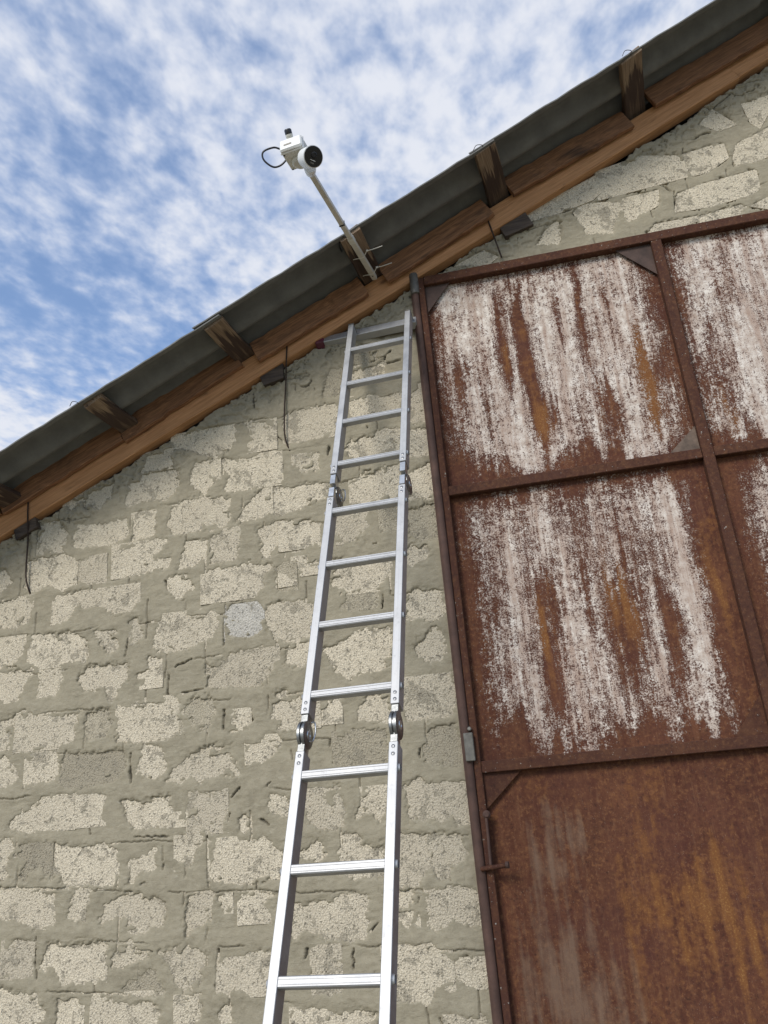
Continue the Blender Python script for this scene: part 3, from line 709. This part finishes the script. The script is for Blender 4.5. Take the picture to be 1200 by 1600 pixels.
# ------------------------------------------------------------------ the barn: roof timbers and sheets
ES, EN, EY = Vector((CT, 0, ST)), Vector((-ST, 0, CT)), Vector((0, 1, 0))
def timber(name, p0, p1, w, t, mat, up, jit=.003, seed=0, cuts=8, taper=0.0):
    """board from p0 to p1; w across (along up), t thick, slightly uneven like sawn timber"""
    p0, p1 = Vector(p0), Vector(p1); X = (p1-p0); L = X.length; X.normalize(); Z = Vector(up); Z = (Z-X*Z.dot(X)).normalized(); Y = Z.cross(X)
    r = random.Random(seed); v = []; f = []
    b = .004
    prof = [(-t/2+b, -w/2), (t/2-b, -w/2), (t/2, -w/2+b), (t/2, w/2-b), (t/2-b, w/2), (-t/2+b, w/2), (-t/2, w/2-b), (-t/2, -w/2+b)]
    for i in range(cuts+1):
        u = i/cuts; dy, dz = r.uniform(-jit, jit), r.uniform(-jit, jit); sc = 1-taper*u
        for (y, z) in prof: v.append((L*(u-.5)+ (r.uniform(-.004, .004) if i in (0, cuts) else 0), y+dy, (z+dz)*sc+r.uniform(-jit, jit)*.35))
    n = 8
    for i in range(cuts):
        for k in range(n): f.append((i*n+k, i*n+(k+1) % n, (i+1)*n+(k+1) % n, (i+1)*n+k))
    f.append(tuple(range(n-1, -1, -1))); f.append(tuple(cuts*n+k for k in range(n)))
    c = (p0+p1)/2
    M = Matrix(((X.x, Y.x, Z.x, c.x), (X.y, Y.y, Z.y, c.y), (X.z, Y.z, Z.z, c.z), (0, 0, 0, 1)))
    return mesh_obj(name, v, f, mat, barn, M)
AR = math.atan(.471); ERN = Vector((-math.sin(AR), 0, math.cos(AR)))
def raf(xa, xb, hgt, y, t, lift=0., seed=0):
    o = ERN*(hgt/2+lift); timber('rafter', Vector((xa, y, z_rafter(xa)))+o, Vector((xb, y, z_rafter(xb)))+o, hgt, t, WOOD_RAFTER, ERN, .002, seed, 14)
raf(-4.4, 1.507, .135, 3.535, .07, 0, 3)
raf(1.515, RIDGE, .125, 3.545, .07, .012, 4)
PUR = [(1.86, .12, .11), (.957, .122, .15), (.173, .115, .12), (-.551, .118, .10), (-1.279, .112, .11), (-1.921, .105, .11), (-2.585, .115, .10), (-3.27, .115, .11), (-3.95, .115, .1)]
for i, (x, w, sk) in enumerate(PUR):
    t = .034; y1 = (3.14, 3.14, 3.135, 3.135, 3.150, 3.155, 3.145, 3.14, 3.14)[i]
    a = Vector((x+(3.5-y1)*-sk, y1, z_purlin(x+(3.5-y1)*-sk)-.0*(3.5-y1))); a.z = z_purlin(x)+.0; b = Vector((x+sk*.9, 4.4, a.z))
    timber('purlin', a+EN*t/2, b+EN*t/2, w, t, WOOD_PURLIN, ES, .0025, 20+i, 12)
for i, (a, b, d) in enumerate([((-3.30, 3.115), (-2.66, 3.42), 0), ((-2.643, 3.414), (-1.964, 3.73), 0), ((-1.956, 3.718), (-1.295, 4.053), 0), ((-1.198, 4.057), (-.581, 4.342), .006), ((-.466, 4.388), (.129, 4.683), .008), ((.247, 4.78), (.919, 5.061), .008), ((1.054, 5.16), (1.80, 5.493), .01)]):
    p0 = Vector((a[0], 3.481-d, a[1])); p1 = Vector((b[0], 3.481-d, b[1])); s_ = (p1-p0).normalized(); nn = Vector((-s_.z, 0, s_.x)); hgt = .125
    timber('fascia_board', p0+nn*hgt/2, p1+nn*hgt/2, hgt, .03, WOOD_DARK, nn, .004, 60+i, 16)
for i, q in enumerate([[(.139, 4.653), (.287, 4.707), (.324, 4.606), (.171, 4.563)], [(-1.219, 4.004), (-1.083, 4.055), (-1.082, 3.956), (-1.192, 3.931)], [(-2.607, 3.344), (-2.488, 3.399), (-2.467, 3.328), (-2.586, 3.273)]]):
    prism('beam_end', q[::-1], 3.512, 3.80, WOOD_END, barn)

def roof_sheet_mesh(L, Wd):
    per, amp, th = .19, .034, .007; nu = 24; nv = int(Wd/per*12); v = []; f = []
    r = random.Random(3); er = [r.uniform(-.004, .004) for _ in range(nu+1)]; ex = [r.uniform(-.004, .004) for _ in range(nv+1)]
    for side in (0, 1):
        for i in range(nu+1):
            for j in range(nv+1):
                y = j/nv*Wd; jj = er[i]*(1-j/4) if j < 4 else 0; v.append((L*i/nu-L/2+(ex[j] if i in (0, nu) else 0), y+jj, amp*math.cos(2*math.pi*(y-.012)/per)*-1+(th if side else 0)))
    m = (nu+1)*(nv+1)
    for i in range(nu):
        for j in range(nv):
            a = i*(nv+1)+j; f.append((a, a+1, a+nv+2, a+nv+1)); f.append((m+a, m+a+nv+1, m+a+nv+2, m+a+1))
    for j in range(nv): a = j; f.append((a, m+a, m+a+1, a+1)); a = nu*(nv+1)+j; f.append((a, a+1, m+a+1, m+a))
    for i in range(nu): a = i*(nv+1); f.append((a, a+nv+1, m+a+nv+1, m+a)); a += nv; f.append((a, m+a, m+a+nv+1, a+nv+1))
    me = bpy.data.meshes.new('roof_sheet'); me.from_pydata(v, [], f); me.materials.append(SLATE)
    me.polygons.foreach_set('use_smooth', [True]*len(f)); sharp_edges(me, 40); return me
XB = [-4.25, -2.79, -1.335, .125, 1.60]
LEN = 1.47/CT+.13; RS = roof_sheet_mesh(LEN, 1.14)
for i, xb in enumerate(XB):
    for j in range(3):
        o = bpy.data.objects.new('roof_sheet', RS)
        xm = xb+LEN*CT/2-.06; c = Vector((xm, 3.122+j*1.06+.004*(i % 2), z_purlin(xm)))+EN*(.034+.0335+.010*j)
        X = (ES+EN*-.0075).normalized(); Z = X.cross(EY)*1
        M = frame(c, X, EY); link(o, barn, M)
        if xb+1.4 < RIDGE+1.5:
            o2 = bpy.data.objects.new('roof_sheet', RS); X2 = Vector((-X.x, 0, X.z)); M2 = frame(Vector((2*RIDGE+.5-c.x, c.y+1.14, c.z)), X2, -EY); link(o2, barn, M2)
for pl in ([(-1.049, 3.492, 4.13), (-1.057, 3.492, 4.027), (-1.072, 3.520, 3.932), (-1.09, 3.53, 3.760), (-1.093, 3.532, 3.620), (-1.075, 3.55, 3.545)],
           [(-2.517, 3.492, 3.497), (-2.513, 3.492, 3.394), (-2.52, 3.52, 3.272), (-2.522, 3.53, 3.070), (-2.50, 3.55, 2.97)],
           [(.092, 3.492, 4.678), (.113, 3.50, 4.554), (.133, 3.52, 4.442)]):
    tube('wire', pl, .0042, WIRE, barn)
for (x, dx, hh) in ((.925, .012, .016), (.135, .014, .014), (-1.99, .0, .01)):
    b = Vector((x-.04, 3.118, z_purlin(x)+.022))
    tube('nail_wire', [b+Vector((-.03, 0, -.01)), b+Vector((-.015+dx*.3, -.005, hh)), b+Vector((.005+dx, 0, hh*.8)), b+Vector((.012, .01, .0))], .0016, WIRE, barn, 6)

# ------------------------------------------------------------------ the gate
def bar(name, x0, x1, y0, y1, z0, z1, mat, parent, bev=.003):
    return box(name, ((x0+x1)/2, (y0+y1)/2, (z0+z1)/2), ((x1-x0)/2, (y1-y0)/2, (z1-z0)/2), mat, parent, None, bev)
GX = [(-.318, -.287), (.873, .922), (2.03, 2.08)]
gate = bar('gate', GX[0][0], GX[0][1], 3.502, 3.575, .12, 4.400, RUST, barn)
gate['label'] = 'tall rusty steel gate with flaking white paint'
bar('stile', GX[1][0], GX[1][1], 3.494, 3.575, .12, 4.349, RUST, gate)
bar('stile', GX[2][0], GX[2][1], 3.497, 3.575, .12, 4.349, RUST, gate)
RZ = [(4.350, 4.402), (3.153, 3.200), (1.897, 1.945), (.66, .71), (.08, .125)]
bar('rail', -.286, 2.08, 3.497, 3.575, *RZ[0], RUST, gate)
for z0, z1 in RZ[1:]:
    bar('rail', -.286, .872, 3.5, 3.575, z0, z1, RUST, gate); bar('rail', .923, 2.029, 3.5, 3.575, z0, z1, RUST, gate)
lathe('hinge_post', [(.019, 0), (.0195, 2.), (.019, 4.2)], Matrix.Translation((-.339, 3.512, .12)), RUST_DARK, gate)
bar('post_angle', -.362, -.3565, 3.515, 3.56, .1, 4.40, RUST_DARK, gate, .001)
lathe('hinge_sleeve', [(.018, 0), (.024, .003), (.0245, .12), (.021, .128), (.006, .131)], Matrix.Translation((-.338, 3.508, 4.306)), GALV, gate)
bar('hinge_plate', -.347, -.306, 3.478, 3.492, 1.948, 2.064, GALV, gate, .003)
lathe('bolt', [(.009, 0), (.009, .012), (.006, .014)], zframe((-.318, 3.495, 2.078), (0, -1, .2)), GALV, gate, 8)
lathe('latch_knob', [(.003, 0), (.015, .006), (.017, .018), (.009, .028)], zframe((-.290, 3.506, 1.735), (.1, -1, 0)), RUST_DARK, gate, 10)
tube('latch_rod', [(-.291, 3.489, 1.735), (-.293, 3.489, 1.64), (-.296, 3.489, 1.535)], .006, RUST_DARK, gate)
tube('latch_handle', [(-.336, 3.492, 1.532), (-.29, 3.480, 1.536), (-.235, 3.470, 1.542)], .0095, RUST, gate)
lathe('handle_grip', [(.005, 0), (.013, .002), (.013, .014), (.005, .016)], zframe((-.236, 3.470, 1.542), (1, -.15, .08)), RUST_DARK, gate, 12)
def gusset(a, b, c):
    P = [a, b, c]; ar = (b[0]-a[0])*(c[1]-a[1])-(b[1]-a[1])*(c[0]-a[0])
    if ar < 0: P = [a, c, b]
    m = GUSSET_WORN if a[0] > .8 and a[1] < 3.5 and a[1] > 3 else (RUST if a[1] < 3 else GUSSET)
    prism('gusset_plate', P[::1], 3.520, 3.525, m, gate)
for t in ([(-.286, 4.349), (-.155, 4.349), (-.286, 4.19)], [(.872, 4.349), (.70, 4.349), (.872, 4.165)], [(.872, 3.201), (.735, 3.201), (.872, 3.32)], [(.872, 1.946), (.74, 1.946), (.872, 2.10)], [(-.286, 1.896), (-.125, 1.896), (-.286, 1.755)],
          [(.923, 4.349), (1.05, 4.349), (.923, 4.25)][:0] or [(2.029, 4.349), (1.88, 4.349), (2.029, 4.19)]): gusset(*t)

NP, NQ, NR_ = VN(21), VN(22), VN(23)
def panel(x0, x1, z0, z1, spec, seed):
    st = .0075; nx = int((x1-x0)/st)+1; nz = int((z1-z0)/st)+1
    u = np.linspace(0, 1, nx); v = np.linspace(0, 1, nz); U, V = np.meshgrid(u, v, indexing='ij')   # v upwards
    X = U*(x1-x0); Z = V*(z1-z0); s = seed*13.7
    st1 = NP.fbm(X/.035+s, Z/.55, 4, .6); st2 = NQ.fbm(X/.11+s, Z/.8+s, 3); bl = NR_.fbm(X/.12+s, Z/.16, 4)
    wob = .03*NQ.fbm(Z/.25+s, X*0+seed, 3)
    p = np.full(U.shape, spec['base'])+.16*st1*spec.get('st', 1)+.18*st2+.20*bl
    l, r, b, t = spec['inset']
    ew = .05+.03*bl
    p = p-spec.get('edge', .9)*(1-sst(0, .14, U-l+ew*.8))-spec.get('edge', .9)*(1-sst(0, .18, 1-U-r+ew))-.9*(1-sst(0, .16, V-b+.10*st1+.10*st2+.05*bl))-spec.get('topk', .6)*(1-sst(0, .12, 1-V-t+.06*bl))
    ora = .08+.25*bl; grey = np.full(U.shape, -.4)
    for (uc, w, va, vb, k) in spec['streaks']:                    # runs of rust (k<0) or surviving paint (k>0)
        wv = w*(.55+.75*(NQ.fbm(Z/.16+uc*91, X*0+seed*3.3, 3)+.45))*(1.45 if k < 0 else 1)
        ew_ = .10*NR_.fbm(X/.02+uc*13, X*0+seed, 2)
        prof = np.exp(-((U-uc-wob*.5-.012*st1*2)/np.maximum(wv, .004))**2)*sst(0, .30, V-va+ew_+.06)*sst(0, .26, vb-V+ew_+.06)*(1+.6*st1)
        p = p+k*prof*(.95 if k < 0 else .6)
        if k < 0: ora = ora+.40*np.maximum(prof, 0)*(.3+.9*NP.fbm(X/.06+s+9, Z/.14, 3))
    for (uc, vc, ru, rv, k) in spec.get('ora', []): ora = ora+k*np.exp(-((U-uc)/ru)**2-((V-vc)/rv)**2)*(.8+1.5*st1+.6*bl)
    for (uc, vc, ru, rv, k) in spec.get('grey', []): grey = grey+k*np.exp(-((U-uc)/ru)**2-((V-vc)/rv)**2)*(.9+.7*st1+.5*bl)
    bow = .006*np.sin(math.pi*U)*np.sin(math.pi*V)*spec.get('bow', 1)+.0015*NQ.fbm(X/.3+s, Z/.3, 2)
    VV = np.stack([X.ravel(), bow.ravel(), Z.ravel()], 1); idx = np.arange(nx*nz).reshape(nx, nz)
    F = np.stack([idx[:-1, :-1].ravel(), idx[1:, :-1].ravel(), idx[1:, 1:].ravel(), idx[:-1, 1:].ravel()], 1)
    o = mesh_obj('sheet', VV.tolist(), F.tolist(), RUST_PANEL, gate, Matrix.Translation((x0, 3.540, z0)), True)
    for nm, a in (('paint', p), ('ora', ora), ('grey', grey)):
        at = o.data.attributes.new(nm, 'FLOAT', 'POINT'); at.data.foreach_set('value', a.ravel().astype(np.float32))
    return o
A, B_, C_ = GX[0][1]-.006, GX[1][0]+.006, GX[1][1]-.006; D_ = GX[2][0]+.006
panel(A, B_, RZ[1][1]-.006, RZ[0][0]+.006, dict(base=.80, inset=(.005, .03, -.02, -.02), topk=.35, streaks=[(.315, .013, .34, .93, -1.2), (.395, .017, .15, .96, -1.4), (.43, .026, .06, .52, -1.3), (.12, .016, .25, .68, -1.0), (.655, .014, .45, .95, -1.1), (.69, .026, .05, .45, -.9), (.86, .034, .1, .62, -.8), (.56, .007, .5, .82, -.8), (.205, .006, .15, .5, -.7), (.49, .005, .2, .6, -.6), (.77, .009, .55, .95, -.7), (.255, .03, .1, .9, .25), (.53, .05, .2, .9, .2)],
      ora=[(.42, .35, .05, .3, .55), (.315, .6, .02, .25, .3), (.66, .7, .03, .2, .3), (.86, .35, .06, .3, .8), (.05, .4, .05, .4, .4), (.66, .2, .06, .15, .5)]), 1)
panel(A, B_, RZ[2][1]-.006, RZ[1][0]+.006, dict(base=.56, inset=(.03, .05, -.04, -.02), topk=.5, streaks=[(.20, .04, .06, .85, .55), (.41, .055, .10, .62, .6), (.52, .03, .06, .5, .35), (.645, .05, .1, .45, .45), (.84, .055, .09, .96, .7), (.70, .025, .1, .5, .35), (.30, .016, .10, .66, -1.2), (.345, .010, .3, .72, -.9), (.59, .036, .18, .62, -1.0), (.635, .010, .5, .9, -1.0), (.755, .026, .15, .62, -1.0), (.47, .006, .3, .7, -.7), (.35, .10, .6, .9, .28), (.60, .12, .6, .9, .3), (.95, .04, .1, .9, -.6)],
      ora=[(.59, .55, .08, .22, .8), (.30, .42, .04, .15, .8), (.06, .5, .05, .5, .35), (.95, .45, .05, .4, .55), (.86, .93, .03, .1, .6)]), 2)
panel(A, B_, RZ[3][1]-.006, RZ[2][0]+.006, dict(base=-.7, inset=(.0, .0, .0, .0), edge=.3, st=.6, streaks=[(.33, .012, .45, .8, .18), (.80, .02, .6, .85, .22)],
      ora=[(.62, .62, .24, .3, .5), (.9, .35, .2, .25, .45), (.55, .2, .3, .2, .3), (.15, .85, .2, .15, .25)], grey=[(.20, .74, .16, .16, .65), (.24, .45, .20, .30, .75), (.12, .25, .2, .3, .7), (.45, .2, .25, .2, .6), (.86, .7, .04, .2, .8), (.24, .8, .12, .1, .7), (.72, .22, .1, .2, .6)]), 3)
panel(A, B_, .119, RZ[3][0]+.006, dict(base=-.7, inset=(0, 0, 0, 0), edge=.3, streaks=[], ora=[(.5, .5, .3, .4, .5)], grey=[(.3, .6, .2, .4, .7)]), 4)
panel(C_, D_, RZ[1][1]-.006, RZ[0][0]+.006, dict(base=.84, inset=(-.005, .04, -.02, -.02), topk=.3, streaks=[(.10, .05, .05, .6, -.55), (.20, .015, .5, .85, -.4), (.25, .02, .6, .95, -.5), (.45, .02, .2, .8, -.5), (.7, .03, .1, .7, -.6)], ora=[(.10, .15, .08, .15, .6), (.26, .75, .04, .15, .5)]), 5)
panel(C_, D_, RZ[2][1]-.006, RZ[1][0]+.006, dict(base=.52, inset=(.04, .1, .0, .0), streaks=[(.16, .03, .4, .93, .45), (.40, .06, .1, .8, .5), (.65, .05, .1, .8, .5), (.28, .03, .1, .5, -.6)], ora=[(.2, .4, .1, .3, .5), (.6, .5, .1, .3, .5)]), 6)
panel(C_, D_, RZ[3][1]-.006, RZ[2][0]+.006, dict(base=-.7, inset=(0, 0, 0, 0), edge=.3, streaks=[], ora=[(.3, .5, .3, .4, .7)], grey=[(.5, .4, .2, .3, .7)]), 7)
panel(C_, D_, .119, RZ[3][0]+.006, dict(base=-.7, inset=(0, 0, 0, 0), edge=.3, streaks=[], ora=[(.5, .5, .3, .4, .5)]), 8)

# second leaf of the gate, beyond the right edge of the photograph
GX2 = [(2.092, 2.142), (3.20, 3.25), (4.30, 4.35)]
leaf = bar('gate', GX2[0][0], GX2[0][1], 3.502, 3.575, .12, 4.400, RUST, barn)
for a, b in GX2[1:]: bar('stile', a, b, 3.496, 3.575, .12, 4.349, RUST, leaf)
bar('rail', 2.143, 4.35, 3.497, 3.575, *RZ[0], RUST, leaf)
for z0, z1 in RZ[1:]:
    bar('rail', 2.143, 3.199, 3.5, 3.575, z0, z1, RUST, leaf); bar('rail', 3.251, 4.299, 3.5, 3.575, z0, z1, RUST, leaf)
src = {}
for o in list(gate.children):
    if o.name.startswith('sheet'):
        M = WM[o]; x = M.translation.x; x2 = 2.143-.006 if x < .5 else 3.251-.006; w = 1.068 if x < .5 else 1.06
        w0 = (B_-A) if x < .5 else (D_-C_)
        c = bpy.data.objects.new('sheet', o.data); link(c, leaf, Matrix.Translation((x2, M.translation.y, M.translation.z)) @ Matrix.Diagonal((w/w0, 1, 1, 1)))

# ------------------------------------------------------------------ the ladder
P0 = Vector((-.67706, 3.36689, 3.96804)); tilt = .41902; DN = Vector((math.sin(-.03238), -math.sin(tilt), -math.cos(tilt))).normalized()   # down along the ladder
WV = Vector((math.cos(-.06245), math.sin(-.06245), 0)); CW = .27467
NB = DN.cross(WV).normalized()                                  # away from the viewer, into the wall
if NB.y < 0: NB = -NB
WV2 = (WV-DN*WV.dot(DN)).normalized()
RW, RD = .0285, .058                                            # rail width and depth
foot_t = (P0.z)/-DN.z
lad = empty('ladder', (P0+DN*foot_t).to_tuple(), 'folding aluminium ladder with steel hinges leaning against the block wall', 'ladder')
UPV = -DN
def lbox(name, c, h, mat, parent=lad, bev=.0015):              # half sizes along width, depth, length
    c = Vector(c); return bm_obj(name, box_bm(*h, bev), mat, parent, Matrix(((WV2.x, NB.x, UPV.x, c.x), (WV2.y, NB.y, UPV.y, c.y), (WV2.z, NB.z, UPV.z, c.z), (0, 0, 0, 1))))
def lp(t, w, d): return P0+DN*t+WV*w+NB*d                        # along, across (0 = inner face of left rail), into the wall
SEC = [(-.205, .915), (1.055, 2.045), (2.175, 3.185), (3.30, foot_t-.02)]
RAILW = (-RW/2, CW+RW/2)
for (a, b) in SEC:
    for s in (0, 1):
        aa = a-(.012 if a < 0 and s else 0)
        lbox('rail', lp((aa+b)/2, RAILW[s], RD/2-.004), (RW/2, RD/2, (b-aa)/2), ALU)
for s in (0, 1):
    lbox('rail_cap', lp(SEC[0][0]-.006-(.012 if s else 0), RAILW[s], RD/2-.004), (RW/2+.001, RD/2+.001, .006), GALV)
    lbox('foot', lp(foot_t-.012, RAILW[s], RD/2-.004), (RW/2+.006, RD/2+.006, .018), BLACK_PL)
RUNGH = .014
ring_me = None
for i in range(16):
    t = i*.28+RUNGH
    if t > foot_t-.1: break
    o = bm_obj('rung', box_bm(CW/2+.004, .014, RUNGH, .003), ALU, lad, Matrix.Identity(4))
    c = lp(t, CW/2, .012); M = Matrix(((WV2.x, NB.x, UPV.x, c.x), (WV2.y, NB.y, UPV.y, c.y), (WV2.z, NB.z, UPV.z, c.z), (0, 0, 0, 1))); WM[o] = M; o.matrix_basis = M
    for gk in (-.006, .006):                                     # anti-slip ridges along the tread face
        box('tread_ridge', lp(t+gk, CW/2, -.0026), (CW/2, .0008, .0011), ALU, o, (WV2, NB, UPV), .0003)
    for s in (0, 1):
        w = -RW-.0005 if s == 0 else CW+RW+.0005; ax = -WV2 if s == 0 else WV2
        M = frame(lp(t, w, .012), UPV, NB*(1 if s else -1)); v = []; f = []; n = 20
        for (rr, zz) in ((.0085, -.006), (.0105, .0), (.0125, .003), (.0145, .0)):
            for k in range(n):
                a = 2*math.pi*k/n; v.append((rr*math.cos(a)*1.25, rr*math.sin(a), zz*(1 if True else -1)))
        for j in range(3):
            for k in range(n): f.append((j*n+k, (j+1)*n+k, (j+1)*n+(k+1) % n, j*n+(k+1) % n))
        mesh_obj('rung_flare', v, f, ALU, o, M, True)
def hinge(tc, flip, s):
    w = RAILW[s]; rt = .045
    back = flip                                                # folded joint: discs lie on the wall side
    d0 = RD-.004+.018 if back else .020
    hub = lathe('hinge', [(.010, -.0135), (rt-.004, -.0135), (rt, -.011), (rt, -.003), (rt-.006, -.002), (rt-.006, .002), (rt, .003), (rt, .011), (rt-.004, .0135), (.010, .0135)], zframe(lp(tc, w, d0), WV2), STEEL, lad, 32)
    for sg in (-1, 1):
        lathe('pivot', [(.016, 0), (.015, .003), (.008, .0035), (.007, .001)], zframe(lp(tc, w+sg*.0135, d0), WV2*sg), STEEL_HI, hub, 16)
    for e, off in ((-1, -.075), (1, .075)):
        lbox('hinge_arm', lp(tc+off*.72, w, .026 if not back else .030), (.0085, .020, .040), STEEL_HI, hub, .001)
        lbox('hinge_lug', lp(tc+e*.038, w, .012 if not back else .010), (.0115, .012, .026), STEEL if not back else STEEL_HI, hub, .001)
    # lock lever: bent wire beside the disc
    sg = 1 if s == 0 else -1
    q = lambda t, x, d: lp(tc+t, w+sg*x, d0+d)
    tube('lock_lever', [q(-.045, .015, .004), q(-.05, .024, .014), q(-.02, .026, .022), q(.012, .022, .018), q(.018, .014, .006)], .003, STEEL_HI, hub, 6)
for s in (0, 1):
    hinge(.985, True, s); hinge(2.11, False, s); hinge(3.243, True, s)
rv = None
for (a, b) in SEC:
    for s in (0, 1):
        for t in ((a+.016, a+.040) if a > 0 else ())+((b-.040, b-.016) if b < 3.4 else ()):
            c = lp(t, RAILW[s], -.0042)
            if rv is None:
                ro = lathe('rivet', [(.0062, 0), (.0058, .0012), (.0035, .002), (.0022, .0008)], zframe(c, -NB), RIVET, lad, 12); rv = ro.data
            else: link(bpy.data.objects.new('rivet', rv), lad, zframe(c, -NB))
# stabiliser bar across the top, behind the rails
bt = -.222
bl_, br_ = lp(bt, -.195, RD+.020), lp(bt, CW+.045, RD+.020)
sb = lbox('stabiliser_bar', (bl_+br_)/2, ((br_-bl_).length/2, .0225, .025), ALU, lad, .003)
lbox('end_cap', lp(bt, -.208, RD+.020), (.023, .031, .032), MAROON, sb, .005)
st_ = lbox('sticker', lp(1.70+1.16+.27, CW+RW+.0006, .024), (.0004, .016, .10), BLACK_PL, lad, 0)
for k in range(3):
    lbox('sticker_mark', lp(3.05+.012*k, CW+RW+.0013, .022), (.0003, .011, .0016), WHITE_PL, st_, 0)

# ------------------------------------------------------------------ security camera on its pole
pb, pt = Vector((-.541, 3.475, 4.436)), Vector((-.657, 2.652, 4.436)); PX = (pt-pb).normalized(); PS = Vector((-PX.y, PX.x, 0)).normalized()
if PS.x < 0: PS = -PS
PU = Vector((0, 0, 1))
sc = empty('security_camera', pb.to_tuple(), 'white security camera and junction box on a pole tied under the roof edge', 'camera')
def cbox(name, c, h, mat, parent=sc, bev=.002, tw=0.):
    a = PS*math.cos(tw)+PU*math.sin(tw); b = PX; z = a.cross(b) if a.cross(b).z > 0 else b.cross(a)
    return box(name, Vector(c), h, mat, parent, (a, b, z), bev)
pm = pb.lerp(pt, .44)
cbox('pole', pb.lerp(pm, .5), (.0135, (pm-pb).length/2, .0125), WHITE_POLE, sc, .002)
cbox('pole', pm.lerp(pt, .5)-PX*.004, (.0118, (pt-pm).length/2+.006, .0115), WHITE_POLE, sc, .002)
cbox('pole_sleeve', pb.lerp(pt, .40), (.0150, .018, .0140), BEIGE_PL, sc, .002)
cbox('tape_band', pb.lerp(pt, .555), (.0145, .004, .0142), BLACK_PL, sc, .001)
cbox('tape_band', pt-PX*.012, (.0145, .005, .0142), BLACK_PL, sc, .001)
lathe('bolt_hole', [(.004, 0), (.004, .001)], zframe(pb+PX*.035-PU*.0126, -PU), BLACK_PL, sc, 10)
def pc(l, s, u): return pb+PX*l+PS*s+PU*u
for l, (e1, e2) in ((.20, (.085, .015)), (.055, (.085, .012))):
    tw_ = cbox('cable_tie', pc(l, 0, -.0135), (.0145, .0025, .0012), TIE, sc, .0005)
    tube('tie_strap', [pc(l, -.013, -.0125), pc(l-.004, -.034, -.006), pc(l-.010, -.056, -.0015)], .0021, TIE, tw_, 6)
    tube('tie_strap', [pc(l, .013, -.0125), pc(l+.016, .028, -.008), pc(l+.030, .042, -.003)], .0021, TIE, tw_, 6)
    tube('tie_tail', [pc(l+.031, .043, -.005), pc(l+.034, .075, -.010), pc(l+.040, .043+e1, -.012)], .0023, TIE, tw_, 6)
    cbox('tie_head', pc(l+.031, .043, -.005), (.005, .004, .004), TIE, tw_, .001)
tube('cable', [pc(.335, -.012, .012), pc(.35, -.03, .02), pc(.33, -.06, .02), pc(.28, -.085, .03), pc(.20, -.10, .05)], .0035, BLACK_PL, sc)
# junction box beyond the pole end
BC = pt+PX*.085-PS*.018+PU*.022
jb = cbox('junction_box', BC, (.050, .050, .028), BEIGE_PL, sc, .004)
cbox('box_rim', BC+PX*.053, (.0535, .005, .0315), WHITE_PL, jb, .003)
lid = cbox('lid', BC+PX*.064, (.051, .008, .029), WHITE_PL, jb, .006)
cbox('lid_label', BC+PX*.0724-PU*.004-PS*.012, (.018, .0006, .004), GALV, lid, 0)
lathe('cable_gland', [(.014, 0), (.014, .022), (.0155, .024), (.0155, .032)], zframe(BC+PX*.05-PS*.004+PU*.022, PX*.6+PU*.8), BEIGE_PL, jb, 16)
lathe('gland_cap', [(.0155, 0), (.0155, .018), (.013, .022)], zframe(BC+PX*.05-PS*.004+PU*.022+(PX*.6+PU*.8)*.032, PX*.6+PU*.8), BLACK_PL, jb, 16)
for sx in (-1, 1):
    for sy in (-1, 1):
        lathe('box_screw', [(.0042, 0), (.004, .0012)], zframe(BC+PS*.042*sx+PX*.042*sy-PU*.028, -PU), BLACK_PL, jb, 10)
fl = BC-PU*.028+PS*.006-PX*.014
lathe('camera_base', [(.036, 0), (.036, .008), (.030, .014), (.026, .016)], zframe(fl, -PU), BEIGE_PL, sc, 28)
FC = Vector((-.600, 2.500, 4.355)); AX = Vector((.62, -.62, -.62)).normalized()
cam_b = lathe('camera_body', [(.022, -.088), (.034, -.084), (.040, -.070), (.0425, -.03), (.0445, -.004), (.0445, .0), (.041, .0015)], zframe(FC, AX), WHITE_PL, sc, 36)
lathe('front_glass', [(.0415, 0), (.0415, .002), (.040, .003)], zframe(FC+AX*.0012, AX), GLASSY, cam_b, 36)
ML = zframe(FC+AX*.0046, AX)
def onface(x, y, dz=0.): return ML @ Vector((x, y, dz))
lathe('lens', [(.013, 0), (.012, .003), (.009, .004), (.008, .002)], Matrix.Translation(AX*.0005) @ zframe(onface(0, .006), AX), BLACK_PL, cam_b, 20)
Xf, Yf = ML.col[0].xyz, ML.col[1].xyz
box('logo_bar', onface(0, -.016, .0004), (.012, .0013, .0004), WHITE_PL, cam_b, (Xf, Yf, AX), 0)
box('led_strip', onface(0, -.027, .0004), (.008, .0035, .0004), GALV, cam_b, (Xf, Yf, AX), 0)
lathe('neck', [(.014, 0), (.022, .01), (.026, .045), (.026, .07)], zframe(pt-PX*.012-PU*.004, (FC-AX*.045-(pt-PX*.012))), WHITE_PL, sc, 24)
jl = BC-PS*.050-PX*.02+Vector((.145, -.327, .934))*.026-Vector((.976, .2, -.08))*.014
vr = Vector((.976, .2, -.08)); vu = Vector((.145, -.327, .934))
tube('cable_loop', [jl+vu*.012+PS*.01, jl+vu*.028-vr*.025, jl+vu*.034-vr*.055, jl+vu*.015-vr*.098, jl-vu*.02-vr*.095, jl-vu*.05-vr*.055, jl-vu*.042-vr*.02, jl-vu*.015+PS*.01], .0042, BLACK_PL, sc, 8, 8)
